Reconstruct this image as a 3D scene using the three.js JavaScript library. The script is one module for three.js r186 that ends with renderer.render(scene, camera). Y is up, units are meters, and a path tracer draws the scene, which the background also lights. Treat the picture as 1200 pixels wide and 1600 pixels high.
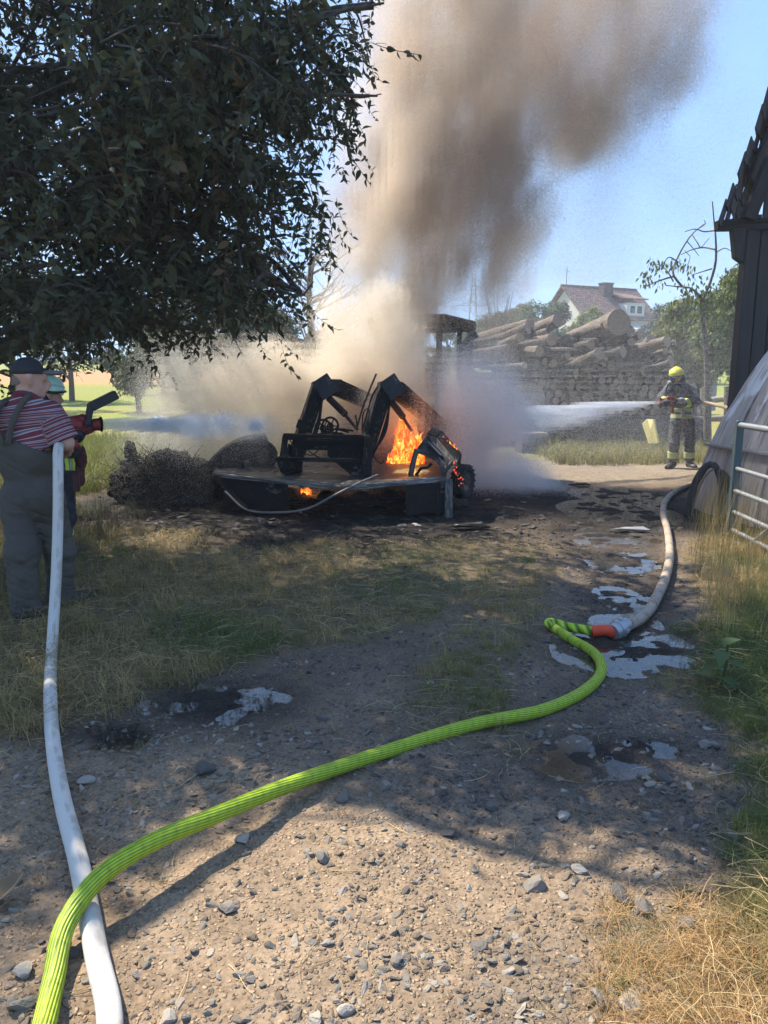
import * as THREE from 'three';
import { mergeGeometries, mergeVertices } from 'three/addons/utils/BufferGeometryUtils.js';
import { RoundedBoxGeometry } from 'three/addons/geometries/RoundedBoxGeometry.js';

// ------------------------------------------------------------------ camera, sky, sun, exposure
const V = (x, y, z) => new THREE.Vector3(x, y, z), R = (d) => (d * Math.PI) / 180;
const scene = new THREE.Scene();
const camera = new THREE.PerspectiveCamera(69.4, 0.75, 0.05, 600);
camera.position.set(0, 1.62, 0);
camera.rotation.set(R(-10.3), 0, 0);
const SUN = V(-0.455, 0.788, -0.415).normalize();       // high, ahead and to the left
const sun = new THREE.DirectionalLight(new THREE.Color(1, 0.90, 0.75), 4.4);
sun.name = 'sun';
sun.position.copy(SUN).multiplyScalar(60); sun.target.position.set(0, 0, -8); sun.position.add(sun.target.position);
sun.castShadow = true; sun.shadow.mapSize.set(4096, 4096); sun.shadow.radius = 1;
Object.assign(sun.shadow.camera, { left: -30, right: 30, top: 30, bottom: -30, near: 1, far: 160 });
scene.add(sun, sun.target);
{ // clear summer sky: pale towards the horizon, deeper overhead, a broad aureole about the sun
  const W = 512, H = 256, d = new Float32Array(W * H * 4), v = new THREE.Vector3();
  for (let j = 0; j < H; j++) for (let i = 0; i < W; i++) {
    const el = ((j + 0.5) / H - 0.5) * Math.PI, az = ((i + 0.5) / W - 0.5) * 2 * Math.PI;
    v.set(Math.cos(az) * Math.cos(el), Math.sin(el), Math.sin(az) * Math.cos(el));
    const h = Math.pow(1 - Math.max(0, v.y), 2.6), c = Math.max(0, v.dot(SUN)), glow = 0.5 * Math.pow(c, 40) + 0.16 * Math.pow(c, 6), o = (j * W + i) * 4;
    const z = [0.118, 0.232, 0.485], n = [0.25, 0.44, 0.70];
    for (let k = 0; k < 3; k++) d[o + k] = (z[k] + (n[k] - z[k]) * h) * 0.92 + glow * [0.9, 0.88, 0.82][k];
    d[o + 3] = 1;
  }
  const t = new THREE.DataTexture(d, W, H, THREE.RGBAFormat, THREE.FloatType);
  t.mapping = THREE.EquirectangularReflectionMapping; t.magFilter = THREE.LinearFilter; t.needsUpdate = true;
  scene.background = t; scene.environment = t;
}
const renderer = new THREE.WebGLRenderer({ antialias: true });
renderer.toneMapping = THREE.LinearToneMapping;
renderer.toneMappingExposure = 2.6;
renderer.shadowMap.enabled = true; renderer.shadowMap.type = THREE.PCFSoftShadowMap;
scene.fog = new THREE.FogExp2(new THREE.Color(0.92, 0.95, 1.0), 0.0017);

// ------------------------------------------------------------------ numbers
let seed = 1234567;
const rnd = () => { seed = (seed + 0x6d2b79f5) | 0; let t = Math.imul(seed ^ (seed >>> 15), 1 | seed); t = (t + Math.imul(t ^ (t >>> 7), 61 | t)) ^ t; return ((t ^ (t >>> 14)) >>> 0) / 4294967296; };
const rr = (a, b) => a + (b - a) * rnd(), pick = (a) => a[Math.floor(rnd() * a.length)];
const gauss = () => (rnd() + rnd() + rnd() + rnd() - 2) * 1.0;
const clamp = (x, a = 0, b = 1) => Math.min(b, Math.max(a, x)), mix = (a, b, t) => a + (b - a) * t, smooth = (a, b, x) => { const t = clamp((x - a) / (b - a)); return t * t * (3 - 2 * t); };
const hash = (x, y, z) => { let h = Math.imul(x, 374761393) ^ Math.imul(y, 668265263) ^ Math.imul(z, 1274126177); h = Math.imul(h ^ (h >>> 13), 1274126177); return ((h ^ (h >>> 16)) >>> 0) / 4294967296; };
function noise(x, y, z = 0) { // value noise 0..1
  const i = Math.floor(x), j = Math.floor(y), k = Math.floor(z), f = x - i, g = y - j, h = z - k, a = f * f * (3 - 2 * f), b = g * g * (3 - 2 * g), c = h * h * (3 - 2 * h);
  const q = (dz) => mix(mix(hash(i, j, k + dz), hash(i + 1, j, k + dz), a), mix(hash(i, j + 1, k + dz), hash(i + 1, j + 1, k + dz), a), b);
  return c === 0 ? q(0) : mix(q(0), q(1), c);
}
const fbm = (x, y, z = 0, n = 4) => { let s = 0, a = 0.5, t = 0; for (let i = 0; i < n; i++) { s += a * noise(x, y, z); t += a; x = x * 2.03 + 7.1; y = y * 2.03 + 3.7; z = z * 2.03 + (z ? 5.3 : 0); a *= 0.5; } return s / t; };
const ptile = (u, v, n, s = 0) => { // tileable value noise, n cells
  const x = u * n, y = v * n, i = Math.floor(x), j = Math.floor(y), f = x - i, g = y - j, a = f * f * (3 - 2 * f), b = g * g * (3 - 2 * g), m = (p) => ((p % n) + n) % n;
  return mix(mix(hash(m(i), m(j), s), hash(m(i + 1), m(j), s), a), mix(hash(m(i), m(j + 1), s), hash(m(i + 1), m(j + 1), s), a), b);
};
const tfbm = (u, v, n, o = 4, s = 0) => { let r = 0, a = 0.5, t = 0; for (let i = 0; i < o; i++) { r += a * ptile(u, v, n, s + i); t += a; n *= 2; a *= 0.55; } return r / t; };
// the place on the ray through a point of a 1200 x 1600 survey photograph, at the given distance ahead
const PITCH = R(10.3);
function at(x, y, depth) { const u = (x - 600) / 1155, v = (800 - y) / 1155, up = v * Math.cos(PITCH) - Math.sin(PITCH), f = Math.cos(PITCH) + v * Math.sin(PITCH), t = depth / f; return V(u * t, 1.62 + up * t, -depth); }
function onGround(x, y, h = 0) { const v = (800 - y) / 1155, up = v * Math.cos(PITCH) - Math.sin(PITCH), f = Math.cos(PITCH) + v * Math.sin(PITCH), t = (h - 1.62) / up; return V(((x - 600) / 1155) * t, h, -f * t); }
const lerpTable = (tab, x) => { if (x <= tab[0][0]) return tab[0][1]; for (let i = 1; i < tab.length; i++) if (x <= tab[i][0]) return mix(tab[i - 1][1], tab[i][1], (x - tab[i - 1][0]) / (tab[i][0] - tab[i - 1][0])); return tab[tab.length - 1][1]; };

// ------------------------------------------------------------------ scene helpers
const used = new Map();
function numbered(name) { const n = used.get(name) ?? 0; used.set(name, n + 1); return n ? name + '_' + String(n).padStart(3, '0') : name; }
function tag(o, label, category, group, kind) { o.userData = {}; if (label) o.userData.label = label; if (category) o.userData.category = category; if (group) o.userData.group = group; if (kind) o.userData.kind = kind; return o; }
function thing(name, label, category, p = [0, 0, 0], turn = 0, group) { const o = new THREE.Group(); o.name = numbered(name); o.position.set(...p); o.rotation.y = turn; scene.add(o); return tag(o, label, category, group); }
function mesh(name, geo, mat, parent) { const m = new THREE.Mesh(Array.isArray(geo) ? merge(geo) : geo, mat); m.castShadow = m.receiveShadow = true; m.name = parent && parent !== scene ? name : numbered(name); (parent ?? scene).add(m); return m; }
function single(name, label, category, geo, mat, group) { return tag(mesh(name, geo, mat, scene), label, category, group); }
function merge(gs) { const a = gs.map((g) => { const q = g.index ? g.toNonIndexed() : g; for (const k of Object.keys(q.attributes)) if (!['position', 'normal', 'uv'].includes(k)) q.deleteAttribute(k); if (!q.attributes.uv) q.setAttribute('uv', new THREE.BufferAttribute(new Float32Array(q.attributes.position.count * 2), 2)); return q; }); return a.length === 1 ? a[0] : mergeGeometries(a); }
const lin2s = (c) => (c <= 0.0031308 ? c * 12.92 : 1.055 * Math.pow(c, 1 / 2.4) - 0.055);
function colorTex(w, h, fn) { const d = new Uint8Array(w * h * 4); for (let y = 0; y < h; y++) for (let x = 0; x < w; x++) { const c = fn((x + 0.5) / w, (y + 0.5) / h), o = (y * w + x) * 4; for (let k = 0; k < 3; k++) d[o + k] = Math.round(255 * clamp(lin2s(clamp(c[k])))); d[o + 3] = 255; } const t = new THREE.DataTexture(d, w, h); t.colorSpace = THREE.SRGBColorSpace; t.wrapS = t.wrapT = THREE.RepeatWrapping; t.magFilter = THREE.LinearFilter; t.needsUpdate = true; return t; }
function dataTex(w, h, fn) { const d = new Uint8Array(w * h * 4); for (let y = 0; y < h; y++) for (let x = 0; x < w; x++) { const c = Math.round(255 * clamp(fn((x + 0.5) / w, (y + 0.5) / h))), o = (y * w + x) * 4; d[o] = d[o + 1] = d[o + 2] = c; d[o + 3] = 255; } const t = new THREE.DataTexture(d, w, h); t.wrapS = t.wrapT = THREE.RepeatWrapping; t.magFilter = THREE.LinearFilter; t.needsUpdate = true; return t; }
const std = (c, rough = 0.8, more = {}) => new THREE.MeshStandardMaterial({ color: Array.isArray(c) ? new THREE.Color().setRGB(...c) : c, roughness: rough, ...more });
const phys = (c, rough = 0.8, more = {}) => new THREE.MeshPhysicalMaterial({ color: new THREE.Color().setRGB(...c), roughness: rough, ...more });
function tube(pts, r, seg = 40, rad = 10, closed = false) { // uv in metres: along, around
  const c = new THREE.CatmullRomCurve3(pts.map((p) => (p.isVector3 ? p : V(...p))), closed, 'centripetal'), g = new THREE.TubeGeometry(c, seg, typeof r === 'number' ? r : 1, rad, closed), len = c.getLength(), uv = g.attributes.uv, P = g.attributes.position, q = new THREE.Vector3();
  if (typeof r === 'function') for (let i = 0; i <= seg; i++) { c.getPointAt(i / seg, q); const k = r(i / seg); for (let j = 0; j <= rad; j++) { const n = i * (rad + 1) + j; P.setXYZ(n, q.x + (P.getX(n) - q.x) * k, q.y + (P.getY(n) - q.y) * k, q.z + (P.getZ(n) - q.z) * k); } }
  const w = 2 * Math.PI * (typeof r === 'number' ? r : r(0.5));
  for (let i = 0; i < uv.count; i++) uv.setXY(i, uv.getX(i) * len, uv.getY(i) * w);
  return g;
}
const _q = new THREE.Quaternion(), _m = new THREE.Matrix4();
function rod(a, b, r0, r1 = r0, rad = 10) { a = a.isVector3 ? a : V(...a); b = b.isVector3 ? b : V(...b); const d = b.clone().sub(a), g = new THREE.CylinderGeometry(r1, r0, d.length(), rad); g.applyQuaternion(_q.setFromUnitVectors(V(0, 1, 0), d.clone().normalize())); const m = a.clone().add(b).multiplyScalar(0.5); return g.translate(m.x, m.y, m.z); }
function beam(a, b, w, h, bev = 0.008, upHint = V(0, 1, 0)) { // a bevelled bar from a to b, w across and h along the hint
  a = a.isVector3 ? a : V(...a); b = b.isVector3 ? b : V(...b);
  const y = b.clone().sub(a), L = y.length(); y.normalize(); const x = new THREE.Vector3().crossVectors(y, upHint); if (x.length() < 1e-3) x.set(1, 0, 0); x.normalize(); const z = new THREE.Vector3().crossVectors(x, y);
  const g = new RoundedBoxGeometry(w, L, h, 1, Math.min(bev, w / 3, h / 3)); g.applyMatrix4(_m.makeBasis(x, y, z)); const m = a.clone().add(b).multiplyScalar(0.5); return g.translate(m.x, m.y, m.z);
}
function box(w, h, d, x = 0, y = 0, z = 0, bev = 0.01) { return new RoundedBoxGeometry(w, h, d, 1, Math.min(bev, w / 3, h / 3, d / 3)).translate(x, y, z); }
function plate(poly, up, thick) { // a flat sheet of metal or board: polygon of 3-D points given thickness along up
  const n = poly.length, pos = [], P = poly.map((p) => (p.isVector3 ? p : V(...p))), Q = P.map((p) => p.clone().addScaledVector(up, thick)), c = new THREE.Vector3(), e = new THREE.Vector3();
  P.forEach((p) => c.add(p)); c.multiplyScalar(1 / n); Q.forEach((p) => e.add(p)); e.multiplyScalar(1 / n);
  const tri = (a, b, d) => pos.push(a.x, a.y, a.z, b.x, b.y, b.z, d.x, d.y, d.z);
  for (let i = 0; i < n; i++) { const j = (i + 1) % n; tri(c, P[j], P[i]); tri(e, Q[i], Q[j]); tri(P[i], P[j], Q[j]); tri(P[i], Q[j], Q[i]); }
  const g = new THREE.BufferGeometry(); g.setAttribute('position', new THREE.Float32BufferAttribute(pos, 3)); g.computeVertexNormals(); boxUv(g); return g;
}
function boxUv(g, s = 1) { const p = g.attributes.position, n = g.attributes.normal, uv = new Float32Array(p.count * 2); for (let i = 0; i < p.count; i++) { const x = Math.abs(n.getX(i)), y = Math.abs(n.getY(i)), z = Math.abs(n.getZ(i)); uv[2 * i] = s * (x > y && x > z ? p.getZ(i) : p.getX(i)); uv[2 * i + 1] = s * (y > x && y >= z ? p.getZ(i) : p.getY(i)); } g.setAttribute('uv', new THREE.BufferAttribute(uv, 2)); return g; }
function rough(g, amp, freq, s = 0) { const p = g.attributes.position, n = g.attributes.normal; for (let i = 0; i < p.count; i++) { const x = p.getX(i), y = p.getY(i), z = p.getZ(i), k = (fbm(x * freq + s, y * freq, z * freq + 3.3, 3) - 0.5) * 2 * amp; p.setXYZ(i, x + n.getX(i) * k, y + n.getY(i) * k, z + n.getZ(i) * k); } g.computeVertexNormals(); return g; }
function instances(name, geo, mat, list, parent, color) { const m = new THREE.InstancedMesh(geo, mat, list.length); list.forEach((q, i) => { m.setMatrixAt(i, q.m); if (color) m.setColorAt(i, q.c); }); m.name = name; m.castShadow = m.receiveShadow = true; m.frustumCulled = false; (parent ?? scene).add(m); return m; }
const place = (x, y, z, rx, ry, rz, s, sy = s, sz = s) => new THREE.Matrix4().compose(V(x, y, z), new THREE.Quaternion().setFromEuler(new THREE.Euler(rx, ry, rz, 'YXZ')), V(s, sy, sz));
const col = (r, g, b) => new THREE.Color().setRGB(r, g, b);

// a distance field of tapered limbs joined smoothly, meshed as one continuous skin
const cap = (a, b, ra, rb = ra) => ({ a: a.isVector3 ? a : V(...a), b: b.isVector3 ? b : V(...b), ra, rb });
const ball = (c, rx, ry = rx, rz = rx, q) => ({ c: c.isVector3 ? c : V(...c), r: V(rx, ry, rz), q: q ? q.clone().invert() : null });
const _p = new THREE.Vector3();
function dist(prims, x, y, z, k) {
  let d = 1e9;
  for (const o of prims) {
    let e;
    if (o.c) { _p.set(x - o.c.x, y - o.c.y, z - o.c.z); if (o.q) _p.applyQuaternion(o.q); const a = _p.x / o.r.x, b = _p.y / o.r.y, c = _p.z / o.r.z, l = Math.sqrt(a * a + b * b + c * c); const a2 = a / o.r.x, b2 = b / o.r.y, c2 = c / o.r.z, m = Math.sqrt(a2 * a2 + b2 * b2 + c2 * c2); e = m < 1e-6 ? -Math.min(o.r.x, o.r.y, o.r.z) : (l * (l - 1)) / m; }
    else { const bx = o.b.x - o.a.x, by = o.b.y - o.a.y, bz = o.b.z - o.a.z, px = x - o.a.x, py = y - o.a.y, pz = z - o.a.z, t = clamp((px * bx + py * by + pz * bz) / (bx * bx + by * by + bz * bz + 1e-9)); const qx = px - bx * t, qy = py - by * t, qz = pz - bz * t; e = Math.sqrt(qx * qx + qy * qy + qz * qz) - (o.ra + (o.rb - o.ra) * t); }
    const h = Math.max(k - Math.abs(d - e), 0) / k; d = Math.min(d, e) - h * h * k * 0.25;
  }
  return d;
}
function skin(prims, { k = 0.04, cell = 0.012, grow = 0, cut, fold, uv, pad = 0.03 } = {}) {
  const lo = V(1e9, 1e9, 1e9), hi = V(-1e9, -1e9, -1e9);
  for (const o of prims) for (const [c, r] of o.c ? [[o.c, Math.max(o.r.x, o.r.y, o.r.z)]] : [[o.a, o.ra], [o.b, o.rb]]) { lo.min(V(c.x - r, c.y - r, c.z - r)); hi.max(V(c.x + r, c.y + r, c.z + r)); }
  const m = pad + Math.max(0, grow); lo.subScalar(m); hi.addScalar(m);
  const n = hi.clone().sub(lo).divideScalar(cell).ceil().addScalar(1), X = n.x, Y = n.y, Z = n.z, F = new Float32Array(X * Y * Z);
  const f = (x, y, z) => { let d = dist(prims, x, y, z, k) - grow; if (fold) d += fold(x, y, z); if (cut) d = Math.max(d, cut(x, y, z)); return d; };
  const step = 3; // skip blocks far from the surface
  for (let kz = 0; kz < Z; kz += step) for (let jy = 0; jy < Y; jy += step) for (let ix = 0; ix < X; ix += step) {
    const cx = Math.min(ix + 1, X - 1), cy = Math.min(jy + 1, Y - 1), cz = Math.min(kz + 1, Z - 1), dc = f(lo.x + cx * cell, lo.y + cy * cell, lo.z + cz * cell), far = Math.abs(dc) > cell * 6;
    for (let c = kz; c < Math.min(Z, kz + step); c++) for (let b = jy; b < Math.min(Y, jy + step); b++) for (let a = ix; a < Math.min(X, ix + step); a++) F[a + X * (b + Y * c)] = far ? dc : f(lo.x + a * cell, lo.y + b * cell, lo.z + c * cell);
  }
  const id = new Int32Array(X * Y * Z).fill(-1), pos = [], nor = [], idx = [], E = [[0, 1], [0, 2], [0, 4], [1, 3], [1, 5], [2, 3], [2, 6], [3, 7], [4, 5], [4, 6], [5, 7], [6, 7]], val = new Float32Array(8);
  for (let c = 0; c < Z - 1; c++) for (let b = 0; b < Y - 1; b++) for (let a = 0; a < X - 1; a++) {
    let mask = 0; for (let q = 0; q < 8; q++) { val[q] = F[a + (q & 1) + X * (b + ((q >> 1) & 1) + Y * (c + (q >> 2)))]; if (val[q] < 0) mask |= 1 << q; }
    if (mask === 0 || mask === 255) continue;
    let sx = 0, sy = 0, sz = 0, w = 0;
    for (const [p, q] of E) if ((val[p] < 0) !== (val[q] < 0)) { const t = val[p] / (val[p] - val[q]); sx += mix(p & 1, q & 1, t); sy += mix((p >> 1) & 1, (q >> 1) & 1, t); sz += mix(p >> 2, q >> 2, t); w++; }
    id[a + X * (b + Y * c)] = pos.length / 3; pos.push(lo.x + (a + sx / w) * cell, lo.y + (b + sy / w) * cell, lo.z + (c + sz / w) * cell);
  }
  for (let c = 1; c < Z - 1; c++) for (let b = 1; b < Y - 1; b++) for (let a = 1; a < X - 1; a++) {
    const v0 = F[a + X * (b + Y * c)] < 0;
    const quad = (i, j, k2, l, flip) => { if (i < 0 || j < 0 || k2 < 0 || l < 0) return; if (flip) idx.push(i, k2, j, i, l, k2); else idx.push(i, j, k2, i, k2, l); };
    const I = (x, y, z) => id[x + X * (y + Y * z)];
    if (v0 !== F[a + 1 + X * (b + Y * c)] < 0) quad(I(a, b - 1, c - 1), I(a, b, c - 1), I(a, b, c), I(a, b - 1, c), !v0);
    if (v0 !== F[a + X * (b + 1 + Y * c)] < 0) quad(I(a - 1, b, c - 1), I(a - 1, b, c), I(a, b, c), I(a, b, c - 1), !v0);
    if (v0 !== F[a + X * (b + Y * (c + 1))] < 0) quad(I(a - 1, b - 1, c), I(a, b - 1, c), I(a, b, c), I(a - 1, b, c), !v0);
  }
  const e = cell * 0.5, g = new THREE.BufferGeometry();
  for (let i = 0; i < pos.length; i += 3) { const x = pos[i], y = pos[i + 1], z = pos[i + 2], q = _p.clone().set(f(x + e, y, z) - f(x - e, y, z), f(x, y + e, z) - f(x, y - e, z), f(x, y, z + e) - f(x, y, z - e)).normalize(); nor.push(q.x, q.y, q.z); }
  g.setAttribute('position', new THREE.Float32BufferAttribute(pos, 3)); g.setAttribute('normal', new THREE.Float32BufferAttribute(nor, 3));
  const U = new Float32Array((pos.length / 3) * 2); for (let i = 0; i < pos.length / 3; i++) { const t = uv ? uv(pos[3 * i], pos[3 * i + 1], pos[3 * i + 2]) : [pos[3 * i] + pos[3 * i + 2], pos[3 * i + 1]]; U[2 * i] = t[0]; U[2 * i + 1] = t[1]; }
  g.setAttribute('uv', new THREE.BufferAttribute(U, 2)); g.setIndex(idx); return g;
}

// ------------------------------------------------------------------ ground
const trackR = [[-1.6, 0.5], [-2.4, 0.72], [-3.2, 0.95], [-4.3, 1.45], [-5.3, 1.8], [-6.5, 2.1], [-7.3, 2.4], [-9.3, 2.95], [-11, 3.5], [-14, 4.6]].map(([z, x]) => [-z, x]);
const edgeL = [[1.5, -2.6], [2.6, -2.0], [3.1, -1.65], [3.6, -1.15], [4.0, -0.7], [4.5, -0.1], [5.0, 0.7], [5.6, 1.2], [7.0, 1.5], [8.2, 1.1]];
const edgeR = [[1.5, 0.62], [1.9, 0.72], [2.2, 1.0], [2.6, 1.36], [3.7, 1.6], [4.4, 1.85], [5.2, 2.25], [6.4, 2.62], [7.6, 3.2], [9, 3.7], [10, 4.3], [12, 5.0], [13, 6.5], [15, 8]];
// water puddles: centre, half-sizes
const PUDDLES = [[1.5, -4.3, 0.40, 0.36], [1.63, -4.75, 0.22, 0.22], [1.8, -5.35, 0.20, 0.34], [2.12, -6.5, 0.34, 0.42], [2.35, -7.35, 0.36, 0.34], [2.85, -8.9, 0.55, 0.85], [3.3, -10.3, 0.5, 0.7], [-0.85, -3.52, 0.38, 0.26], [-1.25, -3.2, 0.2, 0.12], [0.92, -3.0, 0.24, 0.17], [1.16, -3.05, 0.15, 0.09]];
function zones(x, z) {
  const d = -z, w = (fbm(x * 1.3 + 9, z * 1.3, 0, 4) - 0.5), n2 = fbm(x * 4 + 2, z * 4 + 5, 0, 3) - 0.5;
  const gl = smooth(-0.25, 0.3, lerpTable(edgeL, d) - x + w * 1.2 + n2 * 0.5) * smooth(2.0, 2.9, d + (x < -2.2 ? 0.6 : 0));
  const gr = smooth(-0.15, 0.28, x - lerpTable(edgeR, d) + w * 0.7 + n2 * 0.4);
  const strip = smooth(0.55, 0.1, Math.abs(x - mix(0.38, 1.0, clamp((d - 3.1) / 2.2)) - w * 0.5) + n2 * 0.4) * smooth(2.95, 3.35, d + w) ;
  const rut = smooth(0.75, 0.25, Math.abs(x - lerpTable(trackR, d)) + w * 0.4);
  const char = smooth(0.0, 0.6, 1.0 - Math.min(Math.hypot((x + 0.4) / 4.4, (z + 9.9) / 3.1), Math.hypot((x - 3.45) / 0.95, (z + 8.5) / 1.35)) + w * 0.7 + 0.2) ;
  let grass = Math.max(gl * (1 - 0.2 * smooth(3, 7, d) * smooth(-1.2, 0.8, x)), gr, strip * 0.8);
  grass *= 1 - 0.92 * rut * (1 - gr);
  grass *= 1 - char * (gr > 0.5 ? 0.55 : 1);
  if (d > 14.2 + w * 2) grass = Math.max(grass, smooth(14.2, 15, d + w * 2) * (x < 1.5 ? 0.3 : 1));
  if (x < -4.2 && d > 5) grass = Math.max(grass, smooth(-4.0, -4.8, x + w));
  return { grass: clamp(grass), gl, gr, strip, rut, char: clamp(char), w, n2 };
}
const waterAt = (x, z) => { let s = 0; for (const [px, pz, a, b] of PUDDLES) { const q = Math.hypot((x - px) / a, (z - pz) / b); if (q < 2.2) s = Math.max(s, Math.exp(-q * q * 0.9)); } return s; };
function terrain(x, z) {
  const d = Math.hypot(x, z), far = smooth(32, 90, -z) * 2.4 + smooth(90, 200, d) * 3;
  let h = far + (fbm(x * 0.35, z * 0.35, 0, 3) - 0.5) * 0.10 * smooth(1, 6, d);
  if (d < 16) {
    const q = zones(x, z);
    h += (fbm(x * 6, z * 6, 0, 3) - 0.5) * 0.028 + (fbm(x * 21, z * 21, 0, 2) - 0.5) * 0.011 * (1 - q.grass * 0.5) - q.rut * 0.02 + q.grass * 0.012;
    const lump = fbm(x * 2.2 + 40, z * 2.2, 0, 2); h += smooth(0.55, 0.8, lump) * 0.02;
    const w = waterAt(x, z); h = mix(h, -0.012 + (fbm(x * 8, z * 8 + 4, 0, 4) - 0.55) * 0.075, smooth(0.1, 0.55, w));
  } else h += (fbm(x * 0.9, z * 0.9, 0, 3) - 0.5) * 0.06;
  return h;
}
function soil(x, z) { // the colour of the matter lying there
  const d = -z, n = fbm(x * 0.9 + 3, z * 0.9, 0, 3), n3 = fbm(x * 7 + 1, z * 7, 0, 3), out = [0.27, 0.20, 0.135];
  const to = (c, k) => { for (let i = 0; i < 3; i++) out[i] = mix(out[i], c[i], clamp(k)); };
  if (Math.hypot(x, z) > 45 || x < -9) { // fields
    to([0.25, 0.30, 0.045], 0.92); to([0.30, 0.27, 0.09], smooth(0.4, 0.75, fbm(x * 0.12, z * 0.2, 0, 3)) * 0.6);
    if (d > 62 && d < 95 && x < -14) to([0.50, 0.27, 0.12], 1);
    return out;
  }
  const q = zones(x, z);
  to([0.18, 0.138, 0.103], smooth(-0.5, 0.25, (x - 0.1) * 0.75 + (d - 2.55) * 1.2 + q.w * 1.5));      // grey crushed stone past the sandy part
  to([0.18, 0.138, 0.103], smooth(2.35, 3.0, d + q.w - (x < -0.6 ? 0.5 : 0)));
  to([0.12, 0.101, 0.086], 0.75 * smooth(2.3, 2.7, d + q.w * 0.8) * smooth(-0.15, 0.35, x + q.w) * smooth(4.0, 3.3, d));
  to([0.30, 0.235, 0.165], smooth(0.55, 0.72, n3) * 0.35);
  to([0.125, 0.10, 0.076], smooth(0.5, 0.75, n) * 0.5);
  to([0.135, 0.105, 0.058], q.grass * 0.85);
  if (d > 10.5) to([0.30, 0.25, 0.19], smooth(10.5, 12.5, d + q.w) * (1 - q.grass) * 0.9);
  if (d > 14) to([0.30, 0.28, 0.09], smooth(14, 16, d) * q.grass);
  to([0.03, 0.026, 0.023], waterAt(x, z) * 1.25);                                                         // wet mud
  to([0.055, 0.047, 0.041], smooth(0.5, 1.2, q.rut) * 0.75 * smooth(4, 5.5, d) * (1 - smooth(10.5, 12, d)));
  to([0.014, 0.0125, 0.0115], q.char * (0.9 + 0.4 * (n3 - 0.3)));                                          // burnt
  return out;
}
{
  const axis = (lo, hi, a, b, step) => { const r = []; for (let v = a; v <= b + 1e-6; v += step) r.push(v); let s = step, v = r[r.length - 1]; while (v < hi) { s *= 1.13; v += s; r.push(v); } s = step; v = r[0]; while (v > lo) { s *= 1.13; v -= s; r.unshift(v); } return r; };
  const xs = axis(-230, 230, -3.6, 4.4, 0.025), ds = axis(-25, 260, 1.3, 9.5, 0.025), nx = xs.length, nz = ds.length, pos = new Float32Array(nx * nz * 3), c = new Float32Array(nx * nz * 3), uv = new Float32Array(nx * nz * 2), idx = [];
  for (let j = 0; j < nz; j++) for (let i = 0; i < nx; i++) { const x = xs[i], z = -ds[j], o = j * nx + i, s = soil(x, z); pos.set([x, terrain(x, z), z], 3 * o); c.set(s.map((v) => v / 0.5), 3 * o); uv.set([x / 1.7, z / 1.7], 2 * o); if (i && j) idx.push(o - nx - 1, o - nx, o, o - nx - 1, o, o - 1); }
  const g = new THREE.BufferGeometry(); g.setAttribute('position', new THREE.BufferAttribute(pos, 3)); g.setAttribute('color', new THREE.BufferAttribute(c, 3)); g.setAttribute('uv', new THREE.BufferAttribute(uv, 2)); g.setIndex(idx); g.computeVertexNormals();
  const T = 1024, H = new Float32Array(T * T).fill(0), tone = new Float32Array(T * T);
  for (let y = 0; y < T; y++) for (let x = 0; x < T; x++) { const u = x / T, v = y / T; H[y * T + x] = 0.25 * tfbm(u, v, 24, 4, 3) + 0.12 * tfbm(u, v, 140, 3, 9); tone[y * T + x] = 0.40 + 0.26 * (tfbm(u, v, 20, 4, 3) - 0.5) + 0.34 * (tfbm(u, v, 170, 3, 12) - 0.5); }
  for (let i = 0; i < 26000; i++) { // grit pressed into the surface
    const cx = rnd() * T, cy = rnd() * T, r = 0.9 + Math.pow(rnd(), 4) * 4.2, e = rr(0.5, 1), a = rr(0, Math.PI), ca = Math.cos(a), sa = Math.sin(a), t = rr(0.2, 0.74);
    for (let y = -Math.ceil(r); y <= r; y++) for (let x = -Math.ceil(r); x <= r; x++) { const p = (x * ca + y * sa) / r, q = (y * ca - x * sa) / (r * e), l = p * p + q * q; if (l < 1) { const o = (((cy + y) | 0) + T) % T * T + (((cx + x) | 0) + T) % T; H[o] = Math.max(H[o], 0.28 + 0.5 * (r / 5) * Math.sqrt(1 - l)); tone[o] = t + 0.08 * (noise(x * 0.7 + cx, y * 0.7) - 0.5); } }
  }
  const look = (A) => (u, v) => A[Math.min(T - 1, (v * T) | 0) * T + Math.min(T - 1, (u * T) | 0)];
  const tl = look(tone), ground = new THREE.MeshPhysicalMaterial({ vertexColors: true, roughness: 0.95, specularIntensity: 0.35, map: colorTex(T, T, (u, v) => { const t = tl(u, v); return [t * 1.02, t, t * 0.97]; }), bumpMap: dataTex(T, T, look(H)), bumpScale: 0.012 });
  tag(mesh('ground', g, ground), 'gravel and mud farm track running between dry grass verges', null, null, 'structure');
  const water = new THREE.MeshPhysicalMaterial({ color: col(0.80, 0.78, 0.72), roughness: 0.04, transmission: 1, thickness: 0, ior: 1.65, bumpMap: dataTex(256, 256, (u, v) => tfbm(u, v, 9, 3, 5)), bumpScale: 0.0006 });
  const where = ['beside the coupling of the two hoses', 'just behind the grey hose coupling', 'between the coupling and the middle of the grey hose', 'beside the bend of the grey hose', 'behind the puddle at the hose bend', 'long and shallow on the black ground before the leaning boards', 'farthest along the track near the firefighter in the yellow helmet', 'broken up by mud in the left wheel track', 'small and muddy at the edge of the long dry grass', 'brown and shallow inside the bend of the yellow hose', 'smallest one on the gravel right of the muddy pool'];
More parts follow.
